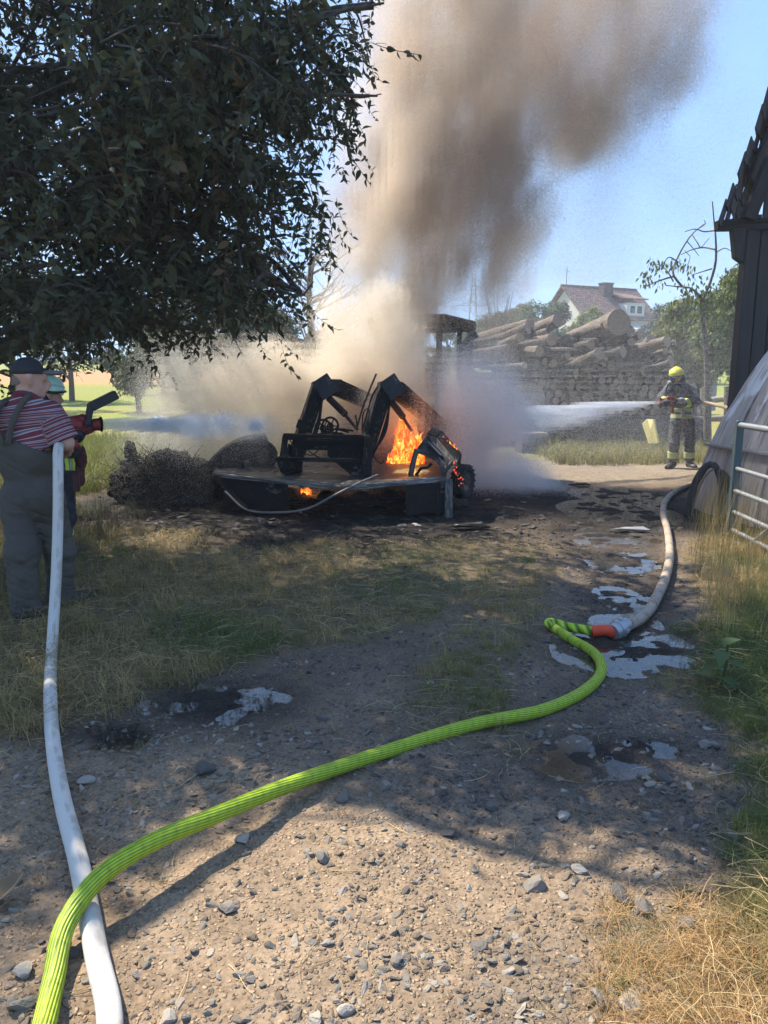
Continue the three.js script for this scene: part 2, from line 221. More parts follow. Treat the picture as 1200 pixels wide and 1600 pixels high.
  PUDDLES.forEach(([x, z, a, b], i) => {
    const s = new THREE.Shape(); for (let k = 0; k < 40; k++) { const t = (k / 40) * 2 * Math.PI, r = 1.25 + 0.3 * (noise(Math.cos(t) * 2 + i * 7, Math.sin(t) * 2) - 0.5); s[k ? 'lineTo' : 'moveTo'](a * r * Math.cos(t), b * r * Math.sin(t)); }
    const q = new THREE.ShapeGeometry(s); q.rotateX(-Math.PI / 2); const m = mesh('puddle', q, water); m.position.set(x, i > 6 ? -0.0155 : -0.0145, z); tag(m, 'rain-pale puddle ' + where[i], null, null, 'structure'); m.userData.label = 'water puddle ' + where[i];
  });
}

// ------------------------------------------------------------------ stones and gravel
function pebble(s, flat = 0.6) { const g = new THREE.IcosahedronGeometry(1, 1), p = g.attributes.position, cuts = []; for (let i = 0; i < 9; i++) cuts.push([V(gauss(), gauss(), gauss()).normalize(), rr(0.42, 0.85)]); const q = new THREE.Vector3(); for (let i = 0; i < p.count; i++) { q.fromBufferAttribute(p, i); for (const [n, h] of cuts) { const e = q.dot(n) - h; if (e > 0) q.addScaledVector(n, -e); } q.multiplyScalar(1 + 0.1 * (noise(q.x * 2 + s, q.y * 2, q.z * 2) - 0.5)); p.setXYZ(i, q.x, q.y * flat, q.z * 0.8); } g.computeVertexNormals(); return g; }
const stoneMat = new THREE.MeshPhysicalMaterial({ color: 0xffffff, roughness: 0.92, specularIntensity: 0.3, bumpMap: dataTex(128, 128, (u, v) => tfbm(u, v, 8, 4, 31)), bumpScale: 0.003 });
{
  const shapes = [0.55, 0.7, 0.45, 0.8, 0.6, 0.5].map((f, i) => pebble(i * 5, f)), lists = shapes.map(() => []);
  const tones = [[0.31, 0.28, 0.235], [0.20, 0.178, 0.15], [0.128, 0.116, 0.104], [0.34, 0.29, 0.225], [0.25, 0.195, 0.14], [0.098, 0.09, 0.083]];
  for (let i = 0; i < 170000; i++) {
    const d = 1.35 + Math.pow(rnd(), 1.5) * 9.5, w = 0.75 * d + 0.6, x = rr(-w, w), z = -d, q = zones(x, z);
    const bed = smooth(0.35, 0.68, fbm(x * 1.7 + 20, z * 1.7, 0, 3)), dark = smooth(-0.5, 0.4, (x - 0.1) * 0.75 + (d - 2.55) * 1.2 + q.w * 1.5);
    if (rnd() > (1 - q.grass * 0.93) * (0.25 + 0.9 * bed + (dark > 0.5 && x > -0.2 ? 0.5 : 0)) * (1 - q.char * 0.7)) continue;
    if (waterAt(x, z) > 0.5 && rnd() < 0.9) continue;
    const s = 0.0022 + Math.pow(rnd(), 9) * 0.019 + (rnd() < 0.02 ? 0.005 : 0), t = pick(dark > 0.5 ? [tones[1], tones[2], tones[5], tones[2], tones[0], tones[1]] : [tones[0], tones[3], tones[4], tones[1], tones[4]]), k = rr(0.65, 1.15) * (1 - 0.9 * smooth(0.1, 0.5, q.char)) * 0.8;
    lists[i % 6].push({ m: place(x, terrain(x, z) + s * 0.05, z, rr(-0.5, 0.5), rr(0, 6.3), rr(-0.5, 0.5), s * rr(0.9, 1.6), s * rr(0.6, 1), s), c: col(t[0] * k, t[1] * k, t[2] * k) });
  }
  lists.forEach((l, i) => tag(instances('gravel', shapes[i], stoneMat, l, scene, true), 'loose angular gravel scattered over the farm track', null, null, 'stuff'));
  scene.children.filter((o) => o.name === 'gravel').slice(1).forEach((o, i) => { o.name = 'gravel_' + String(i + 1).padStart(3, '0'); });
  // the stones that stand out singly
  const S = [[135, 1222, 28, 0, 'pale grey broad stone right of the white hose near the grass'], [380, 1315, 26, 3, 'pale yellowish flat stone just above the sunlit sand'], [355, 1418, 34, 1, 'dark grey jagged stone on sunlit sand right of the crossing hoses'], [505, 1342, 30, 1, 'grey chipped stone below the yellow hose in sunlit sand'], [540, 1578, 28, 0, 'white rounded stone at the near edge of the sand'], [493, 1592, 26, 0, 'pale stone at the near edge beside the white rounded one'], [600, 1232, 26, 1, 'grey stone in shade under the middle of the yellow hose'], [535, 1250, 30, 2, 'dark stone close under the yellow hose on the sand edge'], [770, 1252, 26, 2, 'dark stone in the middle of the shaded gravel'], [672, 1073, 14, 0, 'small bluish stone alone on the bare left wheel track'], [1014, 1221, 20, 0, 'small white stone beside a dark slab on the gravel'], [1040, 1212, 34, 5, 'dark slab next to the small white stone'], [880, 1268, 28, 0, 'pale flat stone in the shaded grey gravel'], [905, 1358, 28, 0, 'pale pebble at the border of shade and straw'], [970, 1396, 38, 5, 'large dark stone beside the dry straw on the right'], [1008, 1410, 40, 2, 'blue-grey large stone touching the dark one at the straw'], [1140, 1308, 34, 2, 'blue-grey stone near the right grass verge'], [836, 1377, 38, 1, 'grey flat stone where the sunlit sand begins'], [700, 1296, 30, 5, 'black flat stone on shaded gravel right of the sand'], [985, 1556, 42, 0, 'large pale stone beside the straw at the near right'], [936, 1552, 38, 1, 'grey stone left of the large pale one at the straw'], [748, 1473, 26, 2, 'dark stone standing up in the sunlit gravel'], [38, 1532, 36, 0, 'pale stone left of the yellow hose at the near edge'], [35, 1585, 34, 1, 'grey stone at the near left corner'], [265, 1592, 30, 0, 'whitish stone right of the white hose at the near edge'], [240, 1310, 22, 0, 'pale pebble just above the yellow hose bend'], [505, 1128, 22, 2, 'dark stone at the muddy end of the left puddle'], [320, 1207, 44, 5, 'flat black stone on the shaded mud left of the yellow hose'], [110, 1500, 26, 2, 'dark pebble between the two hoses'], [1075, 1440, 40, 2, 'blue-grey slab in the straw beyond the large dark stone'], [620, 1500, 24, 1, 'grey pebble amid the fine sunlit gravel'], [1100, 1170, 26, 1, 'grey stone under the green verge']];
  for (const [px, py, w, t, l] of S) { const p = onGround(px, py), r = (Math.hypot(p.z, 1.62) * w) / 1155 / 2 * 1.05, m = mesh('stone', pebble(px, rr(0.45, 0.75)), stoneMat.clone()); m.material.color.setRGB(...tones[t].map((v) => v * 0.95)); m.position.set(p.x, terrain(p.x, p.z) + r * 0.22, p.z); m.scale.setScalar(r); m.rotation.set(rr(-0.3, 0.3), rr(0, 6), rr(-0.3, 0.3)); tag(m, l, 'stone', 'stones on the gravel track'); }
}

// ------------------------------------------------------------------ leaves, bark and trees
function leafShape(L, W, droop = 0.25, fold = 0.3) { // a pointed leaf along +x, folded on its midrib and curled down
  const n = 4, pos = [], idx = [];
  for (let i = 0; i <= n; i++) { const t = i / n, w = W * Math.sin(Math.PI * Math.pow(t, 0.8)) * (1 - 0.25 * t), y = -droop * L * t * t; pos.push(L * t, y, 0, L * t, y + fold * w * 0.5, w * 0.5, L * t, y + fold * w * 0.5, -w * 0.5); }
  for (let i = 0; i < n; i++) { const a = 3 * i, b = a + 3; idx.push(a, a + 1, b + 1, a, b + 1, b, a, b, b + 2, a, b + 2, a + 2); }
  const g = new THREE.BufferGeometry(); g.setAttribute('position', new THREE.Float32BufferAttribute(pos, 3)); g.setIndex(idx); g.computeVertexNormals(); return g;
}
function barkMat(c, s = 1) { return std([1, 1, 1], 0.95, { map: colorTex(256, 256, (u, v) => { const k = 0.55 + 0.75 * (tfbm(u, v * 0.5, 10, 4, 61) - 0.2) + 0.4 * (ptile(u, v * 0.25 + 0.1, 40, 3) - 0.5); return c.map((x) => x * k); }), bumpMap: dataTex(256, 256, (u, v) => tfbm(u, v * 0.5, 12, 4, 61)), bumpScale: 0.02 * s }); }
const barkDark = barkMat([0.09, 0.075, 0.06]), barkGrey = barkMat([0.16, 0.14, 0.12]);
const leafMat = (t) => phys([1, 1, 1], 0.72, { transmission: t, thickness: 0, specularIntensity: 0.35, side: THREE.DoubleSide });
const leafDark = leafMat(0.26), leafSoft = leafMat(0.4);
// a broad-leaved tree: tapered trunk with limbs, and a crown of leaf clumps held in uneven lobes
const clump = [0, 1, 2].map((k) => { const g = []; for (let i = 0; i < 16; i++) { const l = leafShape(rr(0.13, 0.2), rr(0.07, 0.11)); l.applyMatrix4(place(gauss() * 0.16, gauss() * 0.13, gauss() * 0.16, rr(-0.7, 0.7), rr(0, 6.3), rr(-1.2, 0.4), 1)); g.push(l); } return merge(g); });
function tree(name, label, category, base, h, lobes, n, size, tone, mat = leafSoft, group) {
  const t = thing(name, label, category, base, 0, group), tr = [];
  const top = V(0, h * 0.62, 0); tr.push(tube([V(0, -0.2, 0), V(rr(-0.1, 0.1), h * 0.3, rr(-0.1, 0.1)), top], (q) => h * 0.028 * (1 - 0.6 * q) + 0.02, 10, 7));
  for (const [x, y, z] of lobes) tr.push(tube([V(0, Math.min(y * 0.6, h * 0.55), 0), V(x * 0.5, y * 0.85, z * 0.5), V(x, y, z)], (q) => h * 0.012 * (1 - 0.75 * q) + 0.01, 7, 5));
  mesh('trunk', tr, barkDark, t);
  const vol = lobes.map((l) => l[3] ** 2), tot = vol.reduce((a, b) => a + b), lists = [[], [], []];
  lobes.forEach(([x, y, z, r], li) => { const m = Math.round((n * vol[li]) / tot); for (let i = 0; i < m; i++) { const d = V(gauss(), gauss(), gauss()).normalize().multiplyScalar(r * (0.35 + 0.65 * Math.pow(rnd(), 0.5)) * (0.75 + 0.5 * noise(x + i * 0.01, y, z))); if (noise((x + d.x) * 1.8 / size, (y + d.y) * 1.8 / size, (z + d.z) * 1.8 / size) < 0.34) continue; const k = rr(0.65, 1.35); lists[i % 3].push({ m: place(x + d.x, y + d.y * 0.85, z + d.z, rr(-0.5, 0.5), rr(0, 6.3), rr(-0.5, 0.5), size * rr(0.7, 1.3)), c: col(tone[0] * k * rr(0.85, 1.2), tone[1] * k, tone[2] * k) }); } });
  lists.forEach((l, i) => { if (l.length) tag(instances('crown', clump[i], mat, l, t, true), null, null, null, 'stuff'); });
  return t;
}
const lobesOf = (w, h0, h1, n) => { const a = []; for (let i = 0; i < n; i++) { const y = rr(h0, h1), k = Math.sin(Math.PI * clamp((y - h0) / (h1 - h0) * 0.75 + 0.2)); a.push([rr(-1, 1) * w * k, y, rr(-1, 1) * w * k, rr(0.35, 0.6) * w]); } return a; };
const P3 = (v) => [v.x, v.y, v.z];

// ------------------------------------------------------------------ far: house, hedge trees, shed, pylon
{
  const hb = at(947, 585, 85), H = thing('house', 'white gabled house with brown tiled roof, chimney and dormer on the rise', 'house', [24.3, 1.9, -86.5], R(24));
  const plaster = std([0.52, 0.51, 0.49], 0.9, { bumpMap: dataTex(128, 128, (u, v) => tfbm(u, v, 16, 3, 8)), bumpScale: 0.01 }), wood = std([0.13, 0.11, 0.10], 0.8), glass = phys([0.03, 0.035, 0.04], 0.08, { specularIntensity: 1 }), white = std([0.8, 0.8, 0.78], 0.6);
  const tiles = std([1, 1, 1], 0.75, { map: colorTex(512, 512, (u, v) => { const row = Math.floor(v * 16), cx = Math.floor(u * 16 + (row % 2) * 0.5), k = 0.65 + 0.7 * hash(cx % 16, row, 2), e = (v * 16) % 1, f = (u * 16 + (row % 2) * 0.5) % 1, gap = e < 0.3 || f < 0.15 ? 0.3 : 1; return [0.25 * k * gap, 0.145 * k * gap, 0.112 * k * gap]; }), bumpMap: dataTex(256, 256, (u, v) => { const e = (v * 16) % 1, f = (u * 16) % 1; return (1 - e) * 0.7 + 0.3 * Math.sin(f * Math.PI); }), bumpScale: 0.05 });
  const L = 10.6, D = 4.1, eave = 6.0, ridge = 9.55;
  const wall = new THREE.Shape([[-L / 2 + 0.5, 0], [L / 2 - 0.5, 0], [L / 2 - 0.5, eave], [-L / 2 + 0.5, eave]].map(([x, y]) => new THREE.Vector2(x, y)));
  mesh('wall', [box(L - 1, eave, 2 * D - 0.8, 0, eave / 2, 0, 0.02)], plaster, H);
  const gs = new THREE.Shape([[-D + 0.4, 0], [D - 0.4, 0], [0, ridge - eave - 0.35]].map(([x, y]) => new THREE.Vector2(x, y)));
  for (const s of [-1, 1]) { const g = new THREE.ExtrudeGeometry(gs, { depth: 0.25, bevelEnabled: false }); g.rotateY(Math.PI / 2); g.translate(s * (L / 2 - 0.6) - 0.125, eave + 0.003, 0); mesh('gable', boxUv(g), plaster, H); }
  const slope = (s) => { const a = V(-L / 2, ridge, 0), b = V(L / 2, ridge, 0), c = V(L / 2, eave - 0.15, s * D), d = V(-L / 2, eave - 0.15, s * D), up = V(0, D, s * (ridge - eave)).normalize(); const g = plate(s > 0 ? [a, d, c, b] : [a, b, c, d], up, 0.16), p = g.attributes.position, uv = g.attributes.uv; for (let i = 0; i < p.count; i++) uv.setXY(i, p.getX(i) / 5.2, Math.hypot(p.getY(i) - ridge, p.getZ(i)) / 5.2); return g; };
  const roof = mesh('roof', [slope(1), slope(-1), box(L + 0.1, 0.2, 0.3, 0, ridge + 0.16, 0, 0.08)], tiles, H);
  mesh('chimney', [box(1.3, 2.6, 0.9, 0.1, ridge - 0.85, 0.95, 0.03), box(1.45, 0.14, 1.05, 0.1, ridge + 0.48, 0.95, 0.03)], std([0.06, 0.05, 0.05], 0.85), roof);
  const dm = mesh('dormer', [box(2.5, 1.75, 2.0, 2.0, 6.9, 2.75, 0.02)], plaster, H);
  { const a = V(0.5, 8.1, 4.0), b = V(3.5, 8.1, 4.0), c = V(3.5, 9.0, 0.4), d = V(0.5, 9.0, 0.4), g = plate([a, b, c, d], V(0, 1, 0.24).normalize(), 0.14), p = g.attributes.position, uv = g.attributes.uv; for (let i = 0; i < p.count; i++) uv.setXY(i, p.getX(i) / 5.2, p.getZ(i) / 5.2); mesh('dormer_roof', g, tiles, dm); }
  for (const x of [1.52, 2.5]) { const w = mesh('window', [box(0.82, 0.95, 0.06, x, 7.05, 3.77, 0.01)], white, H); mesh('pane', [box(0.66, 0.8, 0.03, x, 7.05, 3.81, 0.004)], glass, w); }
  mesh('porch_roof', plate([V(0.6, 4.75, 5.6), V(3.6, 4.75, 5.6), V(3.6, 5.3, 3.75), V(0.6, 5.3, 3.75)], V(0, 1, 0.3).normalize(), 0.1), std([0.55, 0.53, 0.5], 0.7), H);
  mesh('porch_post', [box(0.18, 4.75, 0.18, 3.1, 2.37, 5.5)], white, H); mesh('porch_wall', [box(5.6, 4.4, 0.2, 2.4, 2.2, 3.85)], wood, H);
  for (const z of [-1.4, 1.0]) { const w = mesh('window', [box(0.06, 1.2, 1.0, -L / 2 + 0.46, 4.3, z, 0.01)], white, H); mesh('pane', [box(0.03, 1.0, 0.8, -L / 2 + 0.42, 4.3, z, 0.004)], glass, w); }
  mesh('antenna', [rod(V(-4.6, ridge, 0), V(-4.6, ridge + 2.1, 0), 0.04), rod(V(-5.0, ridge + 1.7, 0), V(-4.2, ridge + 1.7, 0), 0.025)], std([0.2, 0.2, 0.2], 0.5, { metalness: 0.6 }), H);
  // trees about the house, behind the logs
  const g1 = [0.12, 0.165, 0.07], g2 = [0.12, 0.16, 0.035];
  tree('round_tree', 'light green round tree standing in front of the house', 'tree', P3(at(917, 585, 60).setY(1.0)), 6.4, [[0, 4.3, 0, 1.5], [-0.7, 3.6, 0.3, 1.2], [0.8, 3.7, 0.2, 1.2], [0.1, 5.3, 0, 1.0], [0, 2.6, 0.5, 1.3]], 900, 1.25, [0.21, 0.25, 0.05]);
  const back = [[735, 70, 5.6], [772, 66, 6.2], [808, 64, 6.6], [842, 62, 6.9], [868, 66, 6.6], [700, 72, 5.6]];
  const wordsB = ['low dull green tree just right of the smoke behind the logs', 'green tree under the bare branch tips behind the logs', 'middle green tree of the row behind the log pile', 'dense green tree between the row and the house', 'green tree touching the white gable of the house', 'green tree mostly swallowed by the right edge of the smoke'];
  back.forEach(([px, d, h], i) => tree('hedge_tree', wordsB[i], 'tree', P3(at(px, 590, d).setY(1.2)), h, lobesOf(2.1, h * 0.35, h * 0.92, 9), 800, 1.25, g1.map((v) => v * rr(0.85, 1.2)), leafSoft, null));
  // bare tips beside the pylon
  const bt = thing('bare_tree', 'thin leafless tree tips above the hedge near the pylon', 'tree', P3(at(776, 590, 58).setY(1.1))), bg = [];
  for (let i = 0; i < 13; i++) { const a = rr(-1, 1), h = rr(5, 7.6); bg.push(tube([V(0, 2.5, 0), V(a * 0.5, 4, rr(-0.4, 0.4)), V(a * 1.3 + rr(-0.2, 0.2), h, rr(-0.5, 0.5))], (q) => 0.06 * (1 - q) + 0.012, 8, 5)); }
  mesh('trunk', [rod(V(0, 0, 0), V(0, 2.6, 0), 0.13, 0.09), ...bg], barkGrey, bt);
  const py = thing('pylon', 'distant grey lattice power pylon beside the smoke column', 'pylon', P3(at(737, 590, 230).setY(3))), pg = [], steel = std([0.35, 0.36, 0.38], 0.6, { metalness: 0.4 });
  for (const [x, z] of [[-1, -1], [1, -1], [1, 1], [-1, 1]]) pg.push(rod(V(x * 2, 0, z * 2), V(x * 0.35, 29, z * 0.35), 0.12, 0.09, 5));
  for (let k = 0; k < 9; k++) { const y = k * 3.1, w = 2 - (1.65 * y) / 29, w2 = 2 - (1.65 * (y + 3.1)) / 29; pg.push(rod(V(-w, y, w), V(w2, y + 3.1, w2), 0.07, 0.07, 4), rod(V(w, y, w), V(-w2, y + 3.1, w2), 0.07, 0.07, 4)); }
  mesh('mast', pg, steel, py);
  for (const [y, w] of [[20, 5], [24.5, 4]]) mesh('cross_arm', [rod(V(-w, y, 0), V(w, y, 0), 0.1, 0.1, 5), rod(V(-w, y, 0), V(0, y + 1.3, 0), 0.07, 0.07, 4), rod(V(w, y, 0), V(0, y + 1.3, 0), 0.07, 0.07, 4)], steel, py);
  // orchard to the right, behind the second firefighter
  const oc = [0.15, 0.19, 0.06];
  tree('orchard_tree', 'tall green tree at the dark barn corner behind the bare sapling', 'tree', P3(at(1165, 590, 27).setY(0.1)), 5.8, [[-0.2, 4.7, 0, 1.0], [-0.9, 3.9, 0.2, 1.0], [0.3, 3.7, 0.4, 1.2], [-1.1, 2.8, 0.2, 1.0], [0.2, 2.6, 0, 1.2], [-0.6, 2.0, 0.4, 0.9]], 2000, 0.9, oc);
  tree('orchard_tree', 'yellow-green tree between the house and the bare sapling', 'tree', P3(at(1068, 590, 30).setY(0.1)), 4.9, [[0, 3.9, 0, 0.9], [-0.6, 3.2, 0.2, 0.8], [0.8, 3.3, 0.2, 1.0], [-0.7, 2.3, 0.2, 0.8], [0.4, 2.2, 0.2, 1.1], [0, 1.5, 0.3, 0.9]], 1600, 0.95, [0.2, 0.22, 0.065]);
  tree('orchard_tree', 'dark conifer-like tree just right of the house roof', 'tree', P3(at(1035, 590, 62).setY(1)), 7.6, [[0, 5.6, 0, 1.3], [-0.4, 4.4, 0, 1.5], [0.6, 4.3, 0, 1.5], [0, 3, 0, 1.8]], 700, 1.2, [0.05, 0.08, 0.035]);
  // bare sapling with its last leaves
  const sb = onGround(1103, 655), sp = thing('bare_sapling', 'half bare sapling with forked trunk and few leaves behind the firefighter', 'tree', [0, 0, 0]), d0 = 16.5, A = (x, y, dz = 0) => at(x, y, d0 + dz), tg = [];
  const bz = A(1103, 655);
  tg.push(tube([V(A(1107, 690).x, -0.1, -d0), A(1105, 640), A(1104, 560), A(1098, 500), A(1096, 462)], (q) => 0.10 * (1 - 0.55 * q), 16, 8));
  for (const [pts, r] of [[[[1097, 470], [1110, 440], [1118, 410], [1118, 370], [1115, 340], [1113, 315]], 0.05], [[[1096, 466], [1078, 450], [1058, 448], [1040, 446]], 0.045], [[[1066, 448], [1052, 430], [1060, 400], [1078, 370], [1100, 350]], 0.035], [[[1052, 432], [1032, 438], [1012, 446], [1004, 450]], 0.03], [[[1117, 390], [1100, 387], [1082, 390], [1064, 398]], 0.025], [[[1118, 360], [1100, 362], [1086, 358], [1070, 362]], 0.022], [[[1082, 368], [1090, 380], [1096, 386], [1108, 372]], 0.018], [[[1060, 410], [1046, 402], [1036, 412]], 0.018], [[[1112, 420], [1096, 425], [1080, 430]], 0.02], [[[1052, 440], [1044, 426], [1034, 416], [1022, 412]], 0.018], [[[1118, 395], [1132, 388], [1142, 392]], 0.016], [[[1074, 378], [1086, 392], [1092, 400]], 0.012], [[[1094, 356], [1102, 348], [1100, 344]], 0.012], [[[1070, 392], [1078, 404], [1074, 414]], 0.012]]) tg.push(tube(pts.map(([x, y], i) => A(x, y, Math.sin(i * 2 + x) * 0.3)), (q) => r * 0.6 * (1 - 0.8 * q) + 0.005, 14, 6));
  mesh('trunk', tg, barkGrey, sp);
  const lf = []; for (const [x, y, n, s] of [[1022, 412, 26, 10], [1012, 440, 26, 10], [1036, 416, 22, 9], [1050, 410, 20, 8], [1062, 415, 20, 8], [1078, 418, 14, 7], [1030, 440, 12, 9], [1008, 425, 12, 8], [1100, 455, 40, 22], [1075, 450, 40, 20], [1120, 470, 40, 20], [1090, 470, 90, 26], [1060, 500, 80, 24], [1125, 500, 90, 24], [1140, 440, 70, 20]]) for (let i = 0; i < n; i++) { const p = A(x + gauss() * s, y + gauss() * s, gauss() * 0.4), k = rr(0.7, 1.3); lf.push({ m: place(p.x, p.y, p.z, rr(-0.6, 0.6), rr(0, 6.3), rr(-1.9, -0.9), rr(0.7, 1.2)), c: col(0.13 * k, 0.165 * k, 0.05 * k) }); }
  tag(instances('crown', leafShape(0.11, 0.05), leafSoft, lf, sp, true), null, null, null, 'stuff');
  // shed and fence behind the second firefighter
  const sh = thing('garden_shed', 'small grey wooden shed behind the right log end', 'shed', P3(at(1068, 600, 33).setY(0.2)), R(30)), gw = std([0.24, 0.24, 0.24], 0.9);
  mesh('wall', [box(1.6, 1.9, 2.2, 0, 0.95, 0)], gw, sh);
  for (const s of [-1, 1]) mesh('roof_panel', plate(s > 0 ? [V(0, 2.7, -1.3), V(0, 2.7, 1.3), V(1.05, 1.85, 1.3), V(1.05, 1.85, -1.3)] : [V(0, 2.7, -1.3), V(-1.05, 1.85, -1.3), V(-1.05, 1.85, 1.3), V(0, 2.7, 1.3)], V(s * 0.5, 0.8, 0).normalize(), 0.05), std([0.38, 0.38, 0.37], 0.7), sh);
  // log rails on posts behind the firefighter
  const fn = thing('log_fence', 'low fence of rough posts and two rails behind the firefighter', 'fence', [0, 0, 0]);
  for (const [x, y1] of [[1083, 600], [1105, 606], [1140, 604]]) { const a = at(x, 672, 19), b = at(x - 2, y1, 19); mesh('post', rough(rod(V(a.x, -0.1, -19), b, 0.13, 0.12, 9), 0.03, 5), barkGrey, fn); }
  for (const [y0, y1] of [[626, 620], [655, 650]]) mesh('rail', rough(tube([at(1075, y0, 19.2), at(1110, (y0 + y1) / 2 + 2, 19.2), at(1190, y1, 19.2)], 0.075, 14, 8), 0.015, 6), std([0.34, 0.29, 0.23], 0.9), fn);
}

// trees beyond the meadow, seen under and through the big crown
{
  const bg = [[215, 34, 4.6, 1.7], [300, 27, 5.6, 2.2], [365, 30, 5.2, 2.0], [430, 33, 4.0, 1.8], [110, 44, 6.0, 2.6], [20, 36, 7.0, 2.8], [255, 50, 5.2, 2.6], [480, 46, 4.2, 2.0]];
  const w = ['bushy tree at the meadow edge straight above the water jet', 'dark dense tree beyond the meadow left of the grey smoke', 'dark broad tree beyond the meadow inside the grey smoke', 'small pale green tree beside the smoke column over the pod', 'far tree over the bright meadow behind the helmet', 'tall tree far behind the man in the cap', 'far tree on the field edge above the orange strip', 'far small tree hidden in the cream smoke'];
  bg.forEach(([px, d, h, r], i) => tree('meadow_tree', w[i], 'tree', P3(at(px, 590, d).setY(0.1)), h, lobesOf(r, h * 0.3, h * 0.9, 8), 850, 1.05, [0.055 * rr(0.8, 1.2), 0.08, 0.03], leafSoft));
  const t = thing('dry_tree', 'bare fine-twigged tree half hidden behind the brown smoke', 'tree', P3(at(486, 590, 17.5).setY(0))), g = [rod(V(0, 0, 0), V(0.05, 2.4, 0), 0.14, 0.1)];
  for (let i = 0; i < 60; i++) { const a = rr(0, 6.3), h0 = rr(0.8, 4.2), l = rr(0.8, 1.7), u = rr(0.1, 1.2); const b = V(Math.cos(a) * l, h0 + u * l, Math.sin(a) * l); g.push(tube([V(0.05, h0, 0), b.clone().multiplyScalar(0.5).setY(h0 + u * l * 0.4), b], (q) => 0.025 * (1 - q) + 0.006, 6, 4)); for (let k = 0; k < 4; k++) { const s = b.clone().multiplyScalar(rr(0.45, 0.95)); s.y = mix(h0, b.y, 0.6); g.push(tube([s, s.clone().add(V(rr(-0.3, 0.3), rr(0.05, 0.4), rr(-0.3, 0.3)))], (q) => 0.008 * (1 - q) + 0.003, 2, 3)); } }
  g.push(tube([V(0.05, 2.3, 0), V(0, 3.6, 0.1), V(0.1, 4.9, 0)], (q) => 0.09 * (1 - q) + 0.01, 8, 6)); mesh('trunk', g, barkGrey, t);
}

